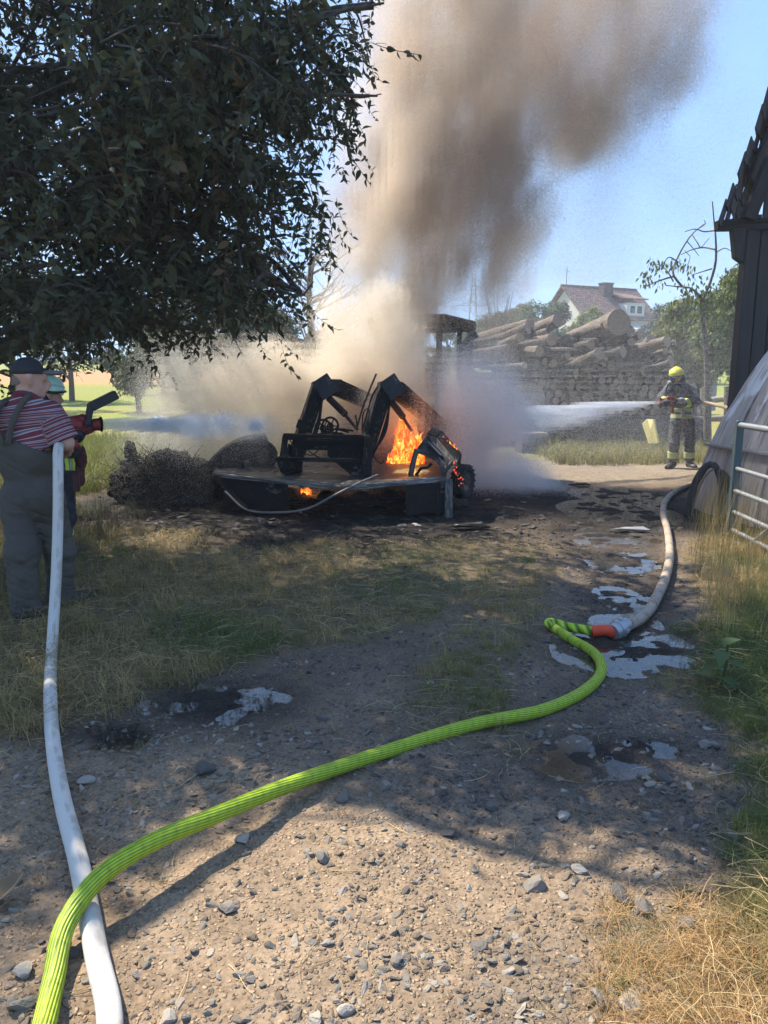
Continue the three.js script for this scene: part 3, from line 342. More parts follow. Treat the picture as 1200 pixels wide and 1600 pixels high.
// ------------------------------------------------------------------ the barn corner, leaning boards, gate
const plankTex = (c, s) => { const A = colorTex(256, 512, (u, v) => { const g = tfbm(u, v * 0.12, 26, 4, s), k = 0.55 + 0.9 * (g - 0.25) + 0.25 * (tfbm(u, v, 4, 3, s + 9) - 0.5); return c.map((x) => x * k); }); return { map: A, bumpMap: dataTex(256, 512, (u, v) => tfbm(u, v * 0.12, 30, 4, s)), bumpScale: 0.012 }; };
{
  const D = 9.5, B = thing('barn', 'dark weathered timber barn corner with ragged tiled roof', 'barn', [0, 0, 0]), wood = [0, 1, 2].map((i) => std([1, 1, 1], 0.95, plankTex([[0.042, 0.038, 0.036], [0.06, 0.054, 0.05], [0.032, 0.03, 0.03]][i], 70 + i))), dark = std([0.02, 0.02, 0.02], 1);
  const x0 = at(1160, 500, D).x, SK = Math.atan2(0.56, 0.83), back = (k) => V(0.56, 0, -0.83).multiplyScalar(k);
  const top = (x) => 3.6 + (x - x0) * 1.75;
  for (let i = 0, x = x0; i < 22; i++) { const w = rr(0.13, 0.19), h = top(x) - rr(0, 0.06); mesh('plank', box(w - 0.012, h, 0.03, x + w / 2, h / 2, -D - 0.02 + rr(-0.012, 0.012), 0.006), wood[i % 3], B); x += w; }
  mesh('wall', [box(3.6, 3.5, 0.1, x0 + 1.82, 1.75, -D - 0.12), box(0.1, 3.4, 5, 0.06, 1.7, -2.6).rotateY(-SK).translate(x0 + 0.03, 0, -D - 0.1)], dark, B);
  mesh('corner_post', box(0.16, 3.5, 0.16, x0 + 0.03, 1.75, -D - 0.04), wood[1], B);
  // the beam end with its curved bracket
  const bm = mesh('beam', beam(at(1119, 353, D), at(1200, 352, D).add(V(0.4, 0, 0)), 0.13, 0.12, 0.01), wood[0], B);
  const br = new THREE.Shape(); br.moveTo(0, 0); br.lineTo(-0.16, 0); br.quadraticCurveTo(-0.13, -0.16, -0.1, -0.32); br.quadraticCurveTo(-0.05, -0.36, 0, -0.38); br.lineTo(0, 0);
  const bg = new THREE.ExtrudeGeometry(br, { depth: 0.1, bevelEnabled: true, bevelSize: 0.006, bevelThickness: 0.006, bevelSegments: 1 }), p0 = at(1163, 360, D); bg.translate(p0.x - 0.01, p0.y, p0.z - 0.03); mesh('bracket', boxUv(bg), wood[0], bm);
  mesh('rafter_plate', beam(at(1130, 347, D - 0.05), at(1200, 343, D - 0.05).add(V(0.3, 0, 0)), 0.09, 0.05), wood[2], B);
  // roof: rafter, battens and old tiles laid in courses up the slope, the verge ragged against the sky
  const e = at(1134, 338, D), r = at(1206, 150, D), dir = r.clone().sub(e), len = dir.length(); dir.normalize(); const bk = back(1), out = new THREE.Vector3().crossVectors(dir, bk).normalize();
  mesh('rafter', [beam(e.clone().addScaledVector(out, -0.26).add(V(0, 0, 0.0)), r.clone().addScaledVector(dir, 2).addScaledVector(out, -0.26), 0.12, 0.15), beam(e.clone().addScaledVector(out, -0.26).add(back(1.6)), r.clone().addScaledVector(dir, 2).addScaledVector(out, -0.26).add(back(1.6)), 0.12, 0.15)], wood[2], B);
  { const q = (a, b, c) => e.clone().addScaledVector(dir, a).add(back(b)).addScaledVector(out, c), t = len + 2; mesh('roof_boarding', plate([q(0.5, 0.1, -0.09), q(t, 0.1, -0.09), q(t, 5, -0.09), q(0.5, 5, -0.09)], out, 0.03), dark, B); }
  const tm = [0, 1].map((i) => std([1, 1, 1], 0.9, { map: colorTex(128, 128, (u, v) => { const k = 0.5 + tfbm(u, v, 8, 4, 90 + i); return [0.05 * k, 0.044 * k, 0.044 * k]; }) }));
  const tg = [0, 1, 2].map((i) => rough(new THREE.BoxGeometry(0.2, 0.016, 0.27, 3, 1, 4), 0.009, 7, i * 3));
  for (let c = 0; c < 22; c++) for (let k = 0; k < 8; k++) { if (k === 0 && rnd() < 0.35) continue; if (rnd() < 0.04) continue; const s = 0.03 + c * 0.18, m = mesh('tile', pick(tg), pick(tm), B); m.position.copy(e).addScaledVector(dir, s + rr(-0.02, 0.02)).addScaledVector(out, 0.0 + rr(-0.006, 0.012)).add(back(-0.12 + k * 0.205 + rr(-0.03, 0.03))); { const X = new THREE.Vector3().crossVectors(out, dir).normalize(); m.quaternion.setFromRotationMatrix(_m.makeBasis(X, out, dir)); } m.rotateX(-0.085 + rr(-0.03, 0.03)); m.rotateY(rr(-0.06, 0.06)); }
}
{ // old painted boards and sheeting leaning against the barn
  const L = thing('leaning_boards', 'big weathered panel with peeling pale paint and painted-in sky sheen leaning on the barn', 'board panel', [0, 0, 0]);
  const paint = (s, c1, c2) => std([1, 1, 1], 0.55, { map: colorTex(512, 512, (u, v) => { const g = tfbm(u * 1, v * 0.25, 30, 4, s), n = tfbm(u, v, 5, 5, s + 3), m = tfbm(u, v * 0.6, 16, 4, s + 5), t = smooth(0.5, 0.64, n + (v - 0.62) * 0.6 + (m - 0.5) * 0.3), k = 0.75 + 0.5 * g, st = 1 - 0.45 * smooth(0.6, 0.75, tfbm(u, v * 0.15, 40, 3, s + 8)); return [0, 1, 2].map((i) => mix(c1[i] * k, c2[i] * (0.85 + 0.25 * m), t) * st); }), bumpMap: dataTex(256, 256, (u, v) => 0.6 * tfbm(u, v * 0.25, 30, 4, s) + 0.4 * tfbm(u, v, 12, 3, s)), bumpScale: 0.01 });  // pale paint grows toward the top, where sky reflection is painted in
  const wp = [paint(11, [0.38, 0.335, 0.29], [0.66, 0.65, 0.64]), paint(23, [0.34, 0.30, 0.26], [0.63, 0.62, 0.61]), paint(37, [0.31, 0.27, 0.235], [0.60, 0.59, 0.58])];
  // each board runs up from the ground to the barn; together they bow outward like an old hull
  const foot = (t) => V(mix(3.93, 4.12, t), -0.02, mix(-9.45, -7.0, t)), head = (t) => V(mix(4.72, 4.80, t), mix(1.98, 2.15, t), mix(-9.3, -7.4, t));
  for (let i = 0; i < 8; i++) {
    const a = i / 8 + 0.004, b = (i + 1) / 8 - 0.004, n = 14, pos = [], uv = [], idx = [];
    for (let s = 0; s < 2; s++) for (let j = 0; j <= n; j++) for (const t of [a, b]) { const v = j / n, f = foot(t), h = head(t), p = f.clone().lerp(h, v), bow = Math.sin(Math.PI * v) * 0.11; p.x -= bow + (s ? 0 : -0.025) + (i % 3 === 1 ? 0.012 : 0) + (noise(i * 3, v * 4) - 0.5) * 0.02; p.y += bow * 0.35; if (i === 0) p.z += (noise(v * 9, 3) - 0.5) * 0.08 * (t === a ? 1 : 0); pos.push(p.x, p.y, p.z); uv.push(t * 1.6, v); }
    const m = (n + 1) * 2; for (let j = 0; j < n; j++) for (const s of [0, 1]) { const o = s * m + 2 * j; s ? idx.push(o, o + 1, o + 3, o, o + 3, o + 2) : idx.push(o, o + 3, o + 1, o, o + 2, o + 3); }
    for (let j = 0; j < n; j++) { const o = 2 * j; idx.push(o, m + o, m + o + 2, o, m + o + 2, o + 2, o + 1, m + o + 3, m + o + 1, o + 1, o + 3, m + o + 3); }
    idx.push(2 * n, m + 2 * n, m + 2 * n + 1, 2 * n, m + 2 * n + 1, 2 * n + 1);
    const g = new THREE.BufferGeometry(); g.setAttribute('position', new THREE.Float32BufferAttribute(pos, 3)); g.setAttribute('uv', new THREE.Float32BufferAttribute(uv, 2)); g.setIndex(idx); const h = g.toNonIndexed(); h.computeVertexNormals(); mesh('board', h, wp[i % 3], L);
  }
  mesh('batten', [beam(V(4.22, 0.75, -9.36), V(4.32, 0.78, -7.25), 0.07, 0.035)].map((g) => g.translate(-0.14, 0.04, 0)), wp[2], L);
  const A = thing('burnt_tyre_arch', 'charred half tyre standing at the foot of the leaning panel', 'tyre', [0, 0, 0]), c = V(3.84, 0.02, -8.75), pts = [];
  for (let i = 0; i <= 16; i++) { const t = Math.PI * (1.06 - (1.12 * i) / 16); pts.push(V(c.x + 0.15 * Math.cos(t) + 0.05 * Math.sin(t), 0.60 * Math.sin(t), c.z + 0.1 * Math.cos(t))); }
  const rub = std([0.022, 0.022, 0.023], 0.7); mesh('casing', rough(tube(pts, 0.042, 40, 12), 0.014, 9), rub, A); mesh('bead_wire', tube(pts.map((p) => p.clone().multiplyScalar(1).add(V(0.03, -0.045, 0.05))), 0.011, 40, 6), std([0.25, 0.2, 0.17], 0.5, { metalness: 0.7 }), A);
  for (let i = 0; i < 3; i++) mesh('loose_strand', tube([pts[10].clone().add(V(0.02 * i, 0, 0.06)), V(c.x + 0.16 + 0.03 * i, 0.45, c.z + 0.12), V(c.x + 0.14 + 0.05 * i, 0.02, c.z + 0.15)], 0.02, 14, 7), rub, A);
}
{ // tubular field gate
  const G = thing('field_gate', 'galvanised tubular farm gate with blue-grey end post in the grass', 'gate', [0, 0, 0]);
  const zinc = std([1, 1, 1], 0.42, { metalness: 0.55, map: colorTex(128, 128, (u, v) => { const k = 0.75 + 0.5 * tfbm(u, v, 12, 3, 50); return [0.27 * k, 0.285 * k, 0.29 * k]; }) }), post = std([0.05, 0.085, 0.095], 0.5, { metalness: 0.25 });
  const a = V(3.47, 0, -7.25), b = V(3.33, 0, -5.2), dir = b.clone().sub(a).normalize();
  mesh('end_post', [box(0.075, 1.22, 0.06, a.x, 0.60, a.z, 0.012)], post, G);
  for (const y of [1.165, 0.74, 0.52, 0.31, 0.13, -0.02 + 0.04]) mesh('rail', rod(a.clone().setY(y).addScaledVector(dir, y > 1 ? -0.03 : 0.02), b.clone().setY(y), y > 1 ? 0.03 : 0.022, undefined, 14), zinc, G);
  mesh('brace', rod(a.clone().setY(0.06).addScaledVector(dir, 0.45), a.clone().setY(0.5).addScaledVector(dir, 1.15), 0.02), zinc, G);
  mesh('latch', [box(0.02, 0.16, 0.02, a.x + 0.055, 0.62, a.z + 0.035, 0.006), rod(V(a.x + 0.05, 0.74, a.z + 0.03), V(a.x + 0.05, 0.46, a.z + 0.03), 0.008)], zinc, G);
  mesh('second_post', box(0.1, 1.3, 0.1, b.x, 0.65, b.z), post, G);
}

// ------------------------------------------------------------------ the log pile
{
  const bark = [[0.12, 0.095, 0.075], [0.17, 0.13, 0.10], [0.085, 0.072, 0.062]].map((c) => barkMat(c, 1.4)), cutTex = colorTex(256, 256, (u, v) => { const x = u - 0.5, y = v - 0.5, r = Math.hypot(x, y) * 2, a = Math.atan2(y, x), k = 0.8 + 0.3 * Math.sin(r * 46 + 2 * noise(Math.cos(a) * 2 + 5, Math.sin(a) * 2)) * 0.5 + 0.3 * (noise(u * 40, v * 40) - 0.5), c = smooth(0.03, 0, Math.abs(Math.sin(a * 2.5 + 1)) * r) ; return [0.34 * k * (1 - 0.5 * c), 0.255 * k * (1 - 0.5 * c), 0.18 * k * (1 - 0.5 * c)]; }), cut = std([1, 1, 1], 0.9, { map: cutTex });
  const variants = [0, 1, 2, 3].map((k) => { const g = new THREE.CylinderGeometry(1, 1, 1, 14, 5, true), p = g.attributes.position; for (let i = 0; i < p.count; i++) { const a = Math.atan2(p.getZ(i), p.getX(i)), s = 1 + 0.16 * (noise(Math.cos(a) * 1.6 + k * 9, p.getY(i) * 2.4, Math.sin(a) * 1.6 + 20) - 0.5); p.setX(i, p.getX(i) * s); p.setZ(i, p.getZ(i) * s); } g.computeVertexNormals(); const e = []; for (const y of [-0.5, 0.5]) { const c = new THREE.CircleGeometry(1, 14), q = c.attributes.position; c.rotateX(y > 0 ? -Math.PI / 2 : Math.PI / 2); for (let i = 0; i < q.count; i++) { const a = Math.atan2(q.getZ(i), q.getX(i)), r = Math.hypot(q.getX(i), q.getZ(i)), s = 1 + 0.16 * (noise(Math.cos(a) * 1.6 + k * 9, y * 2.4, Math.sin(a) * 1.6 + 20) - 0.5); if (r > 0.1) { q.setX(i, q.getX(i) * s); q.setZ(i, q.getZ(i) * s); } } c.translate(0, y, 0); e.push(c); } return [g, ...e]; });
  function log(a, b, r, label, group, m = pick(bark)) { const t = thing('log', label, 'log', P3(a.clone().add(b).multiplyScalar(0.5)), 0, group), [g, e, e2] = pick(variants), d = b.clone().sub(a); t.quaternion.setFromUnitVectors(V(0, 1, 0), d.clone().normalize()); t.rotateY(rr(0, 6.3)); t.scale.set(r, d.length(), r); mesh('bark', g, m, t); mesh('cut_end', e, cut, t); mesh('cut_end', e2, cut, t); return t; }
  // small round wood in front, ends towards the farm track
  const lab = 'thin round log end in the lower stack behind the water spray', grp = 'thin logs stacked with their ends to the track';
  for (let row = 0; row < 10; row++) { let x = 3.3 + rr(-0.2, 0.2) + row * 0.06; const end = 7.6 - row * 0.12; while (x < end) { const r = rr(0.05, 0.105), y = 0.78 + row * 0.15 + rr(-0.04, 0.04), z = -18.6 + rr(-0.18, 0.22), sk = rr(-0.12, 0.12); if (y < 2.15 + (noise(x * 1.3, 4) - 0.5) * 0.4) log(V(x, y, z), V(x + sk * 3 - 0.5, y + rr(-0.1, 0.1), z - 3), r, lab, grp); x += r * 2 + rr(0, 0.04); } }
  // trunks lying across at the bottom
  const low = 'dark thick trunk lying along the foot of the log stack';
  log(V(2.2, 0.36, -18.3), V(7.9, 0.32, -18.5), 0.36, 'dark thick trunk along the foot of the stack, under the water spray', null, bark[2]); log(V(1.6, 0.42, -19.2), V(8.2, 0.4, -19.5), 0.4, 'dark trunk lying behind the foot trunk of the stack', null, bark[2]);
  log(V(3.55, 1.05, -18.2), V(2.7, 1.0, -21), 0.42, 'big brown log end low at the left of the stack near the smoke'); log(V(2.75, 1.0, -18.4), V(1.9, 1.0, -21), 0.36, 'thick log end beside the biggest one, half in blue smoke');
  // heavier timber tumbled on top
  log(at(893, 537, 20.6), at(967, 504, 18.0), 0.31, 'largest trunk on top of the pile with its pale cut end facing right', null, bark[1]);
  log(at(742, 532, 20.5), at(828, 508, 19.0), 0.17, 'long trunk along the top left of the pile beside the exhaust pipe', null, bark[1]); log(at(812, 527, 20.4), at(872, 501, 19.0), 0.17, 'long sloping trunk on the crest left of the largest trunk', null, bark[1]); log(at(790, 545, 20), at(858, 520, 19.2), 0.15, 'sloping trunk just beneath the one on the crest', null, bark[0]);
  const tl = 'heavy weathered log tumbled across the upper pile', tgp = 'heavy logs tumbled on the upper pile';
  for (let i = 0; i < 64; i++) { const px = rr(760, 1010), top = lerpTable([[760, 528], [860, 520], [900, 535], [985, 520], [1010, 560]], px), py = rr(top, 588), d = rr(18.6, 20.2) - (py - 520) * 0.008, a = at(px, py, d), an = rr(-0.75, 0.6) + 0.95, l = rr(1.0, 2.2), dv = V(Math.sin(an) * l * 0.5, rr(-0.02, 0.32) * l * 0.5, Math.cos(an) * l * 0.5), r = rr(0.065, 0.15); log(a.clone().sub(dv), a.clone().add(dv), r, tl, tgp); }
  for (const [x0, y0, x1, y1, r, l] of [[1022, 571, 1047, 560, 0.07, 'pale split log sticking out right above the firefighter'], [1012, 560, 1040, 548, 0.09, 'pale split log sticking out higher at the right end'], [1024, 577, 1040, 573, 0.05, 'thin pale stick at the right end nearest the helmet'], [960, 535, 985, 517, 0.14, 'short brown log under the cut end of the largest trunk'], [838, 535, 862, 531, 0.15, 'sunlit broken log in the middle of the upper pile'], [1000, 548, 1018, 530, 0.12, 'pale log slanting up near the green leaves']]) log(at(x0, y0, 18.8), at(x1, y1, 18.2), r, l, null, bark[1]);
  // what lies at the foot of the pile
  const ob = thing('wood_block', 'squat square wood block on the grass below the water spray', 'wood block', P3(onGround(830, 706)), 0.2); mesh('block', rough(box(0.62, 0.42, 0.45, 0, 0.2, 0, 0.03), 0.03, 4), bark[1], ob); mesh('cut_top', box(0.58, 0.02, 0.4, 0, 0.42, 0, 0.008), cut, ob);
  const yb = at(1012, 680, 16.5), ym = std([0.42, 0.36, 0.10], 0.6, { map: null }); const Y = thing('yellow_board', 'faded yellow board leaning on the logs beside the firefighter', 'board', [0, 0, 0]); mesh('board', plate([at(1003, 662, 16.6), at(1013, 693, 16.2), at(1028, 693, 16.2), at(1021, 655, 16.6), at(1010, 655, 16.7)], V(0, 0.1, 1), 0.04), ym, Y); mesh('edge_strip', beam(at(1021, 656, 16.55), at(1028, 693, 16.15), 0.05, 0.06), std([0.3, 0.26, 0.09], 0.7), Y);
}

// ------------------------------------------------------------------ the burning tractor with its loader, and the mower in front
const sootTex = (s, c = [0.014, 0.013, 0.0125], ash = [0.12, 0.11, 0.10], k0 = 0.66) => ({ map: colorTex(256, 256, (u, v) => { const n = tfbm(u, v, 6, 5, s), f = tfbm(u, v, 30, 3, s + 4), t = smooth(k0, k0 + 0.14, n + 0.3 * (f - 0.5)), k = 0.6 + 0.9 * f; return c.map((x, i) => mix(x * k, ash[i] * k, t * 0.8)); }), bumpMap: dataTex(256, 256, (u, v) => tfbm(u, v, 20, 4, s)), bumpScale: 0.006 });
const soot = phys([1, 1, 1], 0.88, { ...sootTex(101), specularIntensity: 0.3 }), sootGloss = phys([1, 1, 1], 0.42, { specularIntensity: 0.7, ...sootTex(111, [0.013, 0.013, 0.0135], [0.09, 0.09, 0.09]), metalness: 0.2 }), rust = std([1, 1, 1], 0.85, sootTex(121, [0.06, 0.04, 0.03], [0.17, 0.13, 0.10], 0.56)), tyreMat = std([0.02, 0.02, 0.02], 0.85, { bumpMap: dataTex(128, 128, (u, v) => tfbm(u, v, 14, 3, 5)), bumpScale: 0.008 });
const flameMat = new THREE.MeshStandardMaterial({ color: col(0.02, 0.005, 0), roughness: 1, emissive: 0xffffff, emissiveIntensity: 0.92, emissiveMap: colorTex(256, 256, (u, v) => { const n = tfbm(u, v, 7, 4, 7), f = tfbm(u, v, 30, 3, 17), t = clamp(n * 0.75 + f * 0.5 - 0.08); return [1, mix(0.06, 0.60, smooth(0.44, 0.8, t)), mix(0.008, 0.22, smooth(0.55, 0.95, t))]; }) });
const emberMat = new THREE.MeshStandardMaterial({ color: col(0.02, 0.01, 0.01), roughness: 1, emissive: 0xffffff, emissiveIntensity: 0.6, emissiveMap: colorTex(64, 64, (u, v) => { const t = tfbm(u, v, 8, 3, 3); return t > 0.5 ? [1, 0.12, 0.04] : [0.25, 0.02, 0.01]; }) });
function tyre(R0, w, lugs) { // a tyre lying in the x-y plane, axle along z, with raised tread bars
  const h = w / 2, prof = [[R0 * 0.56, -h * 0.8], [R0 * 0.72, -h], [R0 * 0.9, -h * 0.98], [R0 * 0.985, -h * 0.8], [R0, 0], [R0 * 0.985, h * 0.8], [R0 * 0.9, h * 0.98], [R0 * 0.72, h], [R0 * 0.56, h * 0.8], [R0 * 0.56, -h * 0.8]].map(([x, y]) => new THREE.Vector2(x, y));
  const g = [new THREE.LatheGeometry(prof, 36).rotateX(Math.PI / 2)];
  for (let i = 0; i < lugs; i++) for (const s of [-1, 1]) { const a = ((i + (s > 0 ? 0.5 : 0)) / lugs) * 2 * Math.PI, b = new THREE.BoxGeometry(0.05, R0 * 0.08, w * 0.52); b.rotateY(s * 0.7); b.translate(0, R0 * 1.01, s * w * 0.22); b.rotateZ(a); g.push(b); }
  return merge(g);
}
function wheel(name, p, R0, w, axis, parent) { // axis: the axle's direction on the ground
  const t = mesh(name, tyre(R0, w, 18), tyreMat, parent); t.position.copy(p); t.rotation.y = Math.atan2(axis.x, axis.z);
  mesh('rim', [new THREE.LatheGeometry([[0.02, -0.05], [R0 * 0.3, -0.06], [R0 * 0.42, -0.02], [R0 * 0.55, -w * 0.4], [R0 * 0.58, -w * 0.42], [R0 * 0.58, w * 0.42], [R0 * 0.5, w * 0.3], [0.02, w * 0.1]].map(([x, y]) => new THREE.Vector2(x, y)), 28).rotateX(Math.PI / 2), new THREE.CylinderGeometry(R0 * 0.16, R0 * 0.16, w * 0.6, 12).rotateX(Math.PI / 2)], rust, t);
  return t;
}
{
  const T = thing('burning_tractor', 'burnt-out tractor with raised front loader standing in the smoke', 'tractor', [0, 0, 0]);
  const head = V(-0.43, 0, 0.9).normalize(), side = V(head.z, 0, -head.x), org = V(0.68, 0, -12.95), W = (f, s, y) => org.clone().addScaledVector(head, f).addScaledVector(side, s).setY(y);
  // f forward from the rear axle, s to the tractor's left (our right)
  for (const s of [-0.85, 0.85]) wheel('rear_wheel', W(0, s, 0.8), 0.8, 0.42, side, T);
  for (const s of [-0.75, 0.75]) wheel('front_wheel', W(2.2, s, 0.5), 0.5, 0.3, side, T);
  mesh('chassis', [beam(W(-0.5, 0, 0.75), W(2.6, 0, 0.7), 0.4, 0.36), beam(W(0, -0.8, 0.8), W(0, 0.8, 0.8), 0.2, 0.2), beam(W(2.2, -0.7, 0.5), W(2.2, 0.7, 0.5), 0.14, 0.14)], soot, T);
  mesh('hood', rough(beam(W(0.75, 0, 1.28), W(2.55, 0, 1.18), 0.66, 0.62, 0.08), 0.02, 3), soot, T);
  mesh('grille', beam(W(2.56, 0, 1.12), W(2.62, 0, 1.12), 0.5, 0.5, 0.02), sootGloss, T);
  const roof = mesh('cab_roof', rough(beam(W(-0.72, 0, 2.5), W(0.78, 0, 2.52), 1.42, 0.2, 0.08), 0.015, 4), soot, T);
  mesh('roof_lip', beam(W(0.78, -0.62, 2.43), W(0.78, 0.62, 2.43), 0.1, 0.12), soot, roof);
  for (const [f, s] of [[-0.62, -0.62], [-0.62, 0.62], [0.7, -0.55], [0.7, 0.55], [0.05, 0.66], [0.05, -0.66]]) mesh('cab_post', beam(W(f, s, 1.1), W(f * 0.98, s, 2.46), 0.08, 0.08), soot, T);
  mesh('cab_floor', beam(W(-0.6, 0, 1.1), W(0.7, 0, 1.1), 1.3, 0.12), soot, T); mesh('seat', [beam(W(-0.35, -0.25, 1.35), W(-0.35, 0.25, 1.35), 0.4, 0.12, 0.04), beam(W(-0.55, -0.22, 1.65), W(-0.55, 0.22, 1.65), 0.1, 0.5, 0.04)], soot, T);
  mesh('steering_wheel', new THREE.TorusGeometry(0.2, 0.015, 8, 24).rotateX(1.1).translate(...P3(W(0.35, 0, 1.75))), soot, T);
  for (const s of [-1, 1]) mesh('mudguard', tube([W(-0.75, s * 0.85, 1.15), W(-0.5, s * 0.85, 1.55), W(0, s * 0.85, 1.72), W(0.5, s * 0.85, 1.55), W(0.75, s * 0.85, 1.2)], 0.05, 16, 8), soot, T);
  const ex = at(722, 640, 12.0); mesh('exhaust_pipe', tube([ex, at(724, 590, 12.0), at(726, 550, 12.0), at(731, 532, 12.0), at(745, 522, 12.0)], (q) => 0.055 + 0.02 * smooth(0.1, 0.3, q) - 0.015 * smooth(0.75, 0.85, q), 24, 12), sootGloss, T);
  // the loader: two cranked arms reaching forward over the mower, with pipes, rams and the tool frame
  const arms = [[[at(456, 730, 9.0), at(500, 599, 9.15), at(528, 606, 9.6), at(640, 655, 11.2)], [at(514, 622, 9.2), at(556, 664, 9.5)]], [[at(562, 735, 8.95), at(604, 599, 9.1), at(622, 610, 9.5), at(690, 668, 11.0)], [at(612, 628, 9.15), at(640, 665, 9.6)]]];
  arms.forEach(([p, ram], i) => {
    const hint = V(0.35, 0.25, 1), arm = mesh('loader_arm', [beam(p[0], p[1], 0.17, 0.2, 0.012, hint), beam(p[1].clone().lerp(p[0], 0.05), p[2], 0.17, 0.19, 0.012, hint), beam(p[2].clone().lerp(p[1], 0.1), p[3], 0.16, 0.2, 0.012, V(0, 1, 0.2))], soot, T);
    mesh('elbow_plate', [beam(p[1].clone().add(V(-0.02, -0.1, 0.12)), p[1].clone().add(V(0.16, 0.02, 0.06)), 0.25, 0.03, 0.005, hint)], sootGloss, arm);
    mesh('hydraulic_ram', [rod(ram[0], ram[0].clone().lerp(ram[1], 0.6), 0.045), rod(ram[0].clone().lerp(ram[1], 0.5), ram[1].clone().add(V(0.02, -0.06, 0)), 0.022)], sootGloss, T);
    const bolts = [], along = (t, k) => p[k].clone().lerp(p[k + 1], t); for (let n = 0; n < 7; n++) { const q = along(0.1 + n * 0.13, 0); bolts.push(new THREE.CylinderGeometry(0.016, 0.016, 0.03, 6).rotateX(Math.PI / 2).translate(q.x + (n % 2 ? 0.05 : -0.05), q.y, q.z + 0.115)); }
    mesh('bolt', bolts, sootGloss, arm).userData.kind = 'stuff'; mesh('gusset', [plate([along(0.82, 0), along(1, 0).add(V(-0.05, 0.03, 0)), along(0.35, 1), along(0.2, 1).add(V(-0.02, -0.16, 0))].map((v) => v.clone().add(V(0.06, 0, 0.10))), V(0.2, 0, 1).normalize(), 0.016), beam(along(0.0, 0).add(V(-0.11, 0, 0.05)), along(0.28, 0).add(V(-0.11, 0, 0.05)), 0.03, 0.14, 0.006, V(0, 0, 1)), beam(along(0.45, 0).add(V(0, 0, 0.11)), along(0.55, 0).add(V(0, 0, 0.11)), 0.2, 0.025, 0.005, V(0, 0, 1))], soot, arm);
    for (let n = 0; n < 3; n++) mesh('hose_line', tube([along(0.12 + 0.05 * n, 0).add(V(0.1, 0, 0.07)), along(0.45, 0).add(V(0.13 + 0.02 * n, 0.0, 0.09)), along(0.8, 0).add(V(0.11, 0.02, 0.08)), along(0.98, 0).add(V(0.06 + 0.03 * n, 0.09, 0.0))], 0.011, 20, 6), soot, arm);
    mesh('pivot_pin', rod(p[0].clone().add(V(-0.12, 0, 0.03)), p[0].clone().add(V(0.12, 0, -0.03)), 0.06, 0.06, 14), sootGloss, arm);
  });
  for (const [q, r] of [[[[558, 668], [566, 640], [578, 608], [588, 584]], 0.012], [[[566, 672], [572, 652], [582, 618], [590, 604]], 0.012], [[[572, 680], [578, 660], [592, 612]], 0.013], [[[566, 676], [568, 645], [574, 638], [577, 645], [570, 676]], 0.009], [[[558, 672], [557, 656], [555, 648]], 0.01]]) mesh('hydraulic_pipe', tube(q.map(([x, y]) => at(x, y, 8.9)), r, 20, 7), sootGloss, T);
  const F = mesh('tool_frame', [beam(at(443, 682, 8.85), at(578, 685, 8.75), 0.075, 0.075, 0.01), beam(at(437, 717, 8.7), at(560, 720, 8.6), 0.06, 0.05, 0.01), beam(at(446, 682, 8.85), at(441, 720, 8.72), 0.07, 0.06, 0.01, V(0, 0, 1)), beam(at(576, 684, 8.75), at(574, 746, 8.6), 0.1, 0.1, 0.01, V(0, 0, 1)), beam(at(458, 694, 8.95), at(576, 697, 8.85), 0.05, 0.13, 0.01), beam(at(470, 690, 8.95), at(462, 734, 8.85), 0.14, 0.06, 0.01, V(0, 0, 1)), beam(at(530, 690, 8.9), at(530, 720, 8.85), 0.2, 0.05, 0.01, V(0, 0, 1))], soot, T);
  mesh('frame_plate', plate([at(512, 690, 8.88), at(576, 692, 8.82), at(578, 742, 8.7), at(548, 742, 8.75), at(512, 712, 8.85)], V(0, 0, 1), 0.02), soot, F);
  mesh('frame_foot', rough(beam(at(441, 712, 8.8), at(452, 736, 8.75), 0.16, 0.2, 0.03, V(0, 0, 1)), 0.02, 6), soot, F);
  const pc = at(516, 666, 8.98), pg = [new THREE.TorusGeometry(0.105, 0.014, 8, 28), new THREE.TorusGeometry(0.035, 0.012, 6, 16)]; for (let i = 0; i < 6; i++) { const a = (i / 6) * Math.PI * 2; pg.push(rod(V(0, 0, 0), V(Math.cos(a) * 0.1, Math.sin(a) * 0.1, 0), 0.008)); }
  mesh('spoked_pulley', pg.map((g) => g.rotateY(0.5).translate(...P3(pc))), soot, F); mesh('spoked_pulley', pg.map((g) => g.clone().scale(1, 1, 1).translate(-0.09, -0.03, -0.05)), soot, F);
  for (const [x0, y0, x1, y1, sag] of [[450, 684, 500, 700, 0.12], [470, 690, 540, 702, 0.16], [520, 688, 572, 690, 0.1], [556, 700, 566, 735, 0.02], [480, 676, 530, 664, 0.05], [575, 690, 600, 720, 0.1]]) { const a = at(x0, y0, 8.78), b = at(x1, y1, 8.74); mesh('burnt_cable', tube([a, a.clone().lerp(b, 0.3).add(V(0, -sag * 0.8, 0.03)), a.clone().lerp(b, 0.7).add(V(0.02, -sag, 0.02)), b], 0.007, 18, 5), soot, F); }
  for (let i = 0; i < 7; i++) { const a = at(rr(492, 545), rr(668, 680), 8.9), b = at(rr(500, 560), rr(664, 682), 8.95); mesh('burnt_hose', tube([a, a.clone().lerp(b, 0.5).add(V(0, rr(-0.04, 0.06), rr(-0.05, 0.05))), b], 0.011, 12, 6), soot, F); }
}
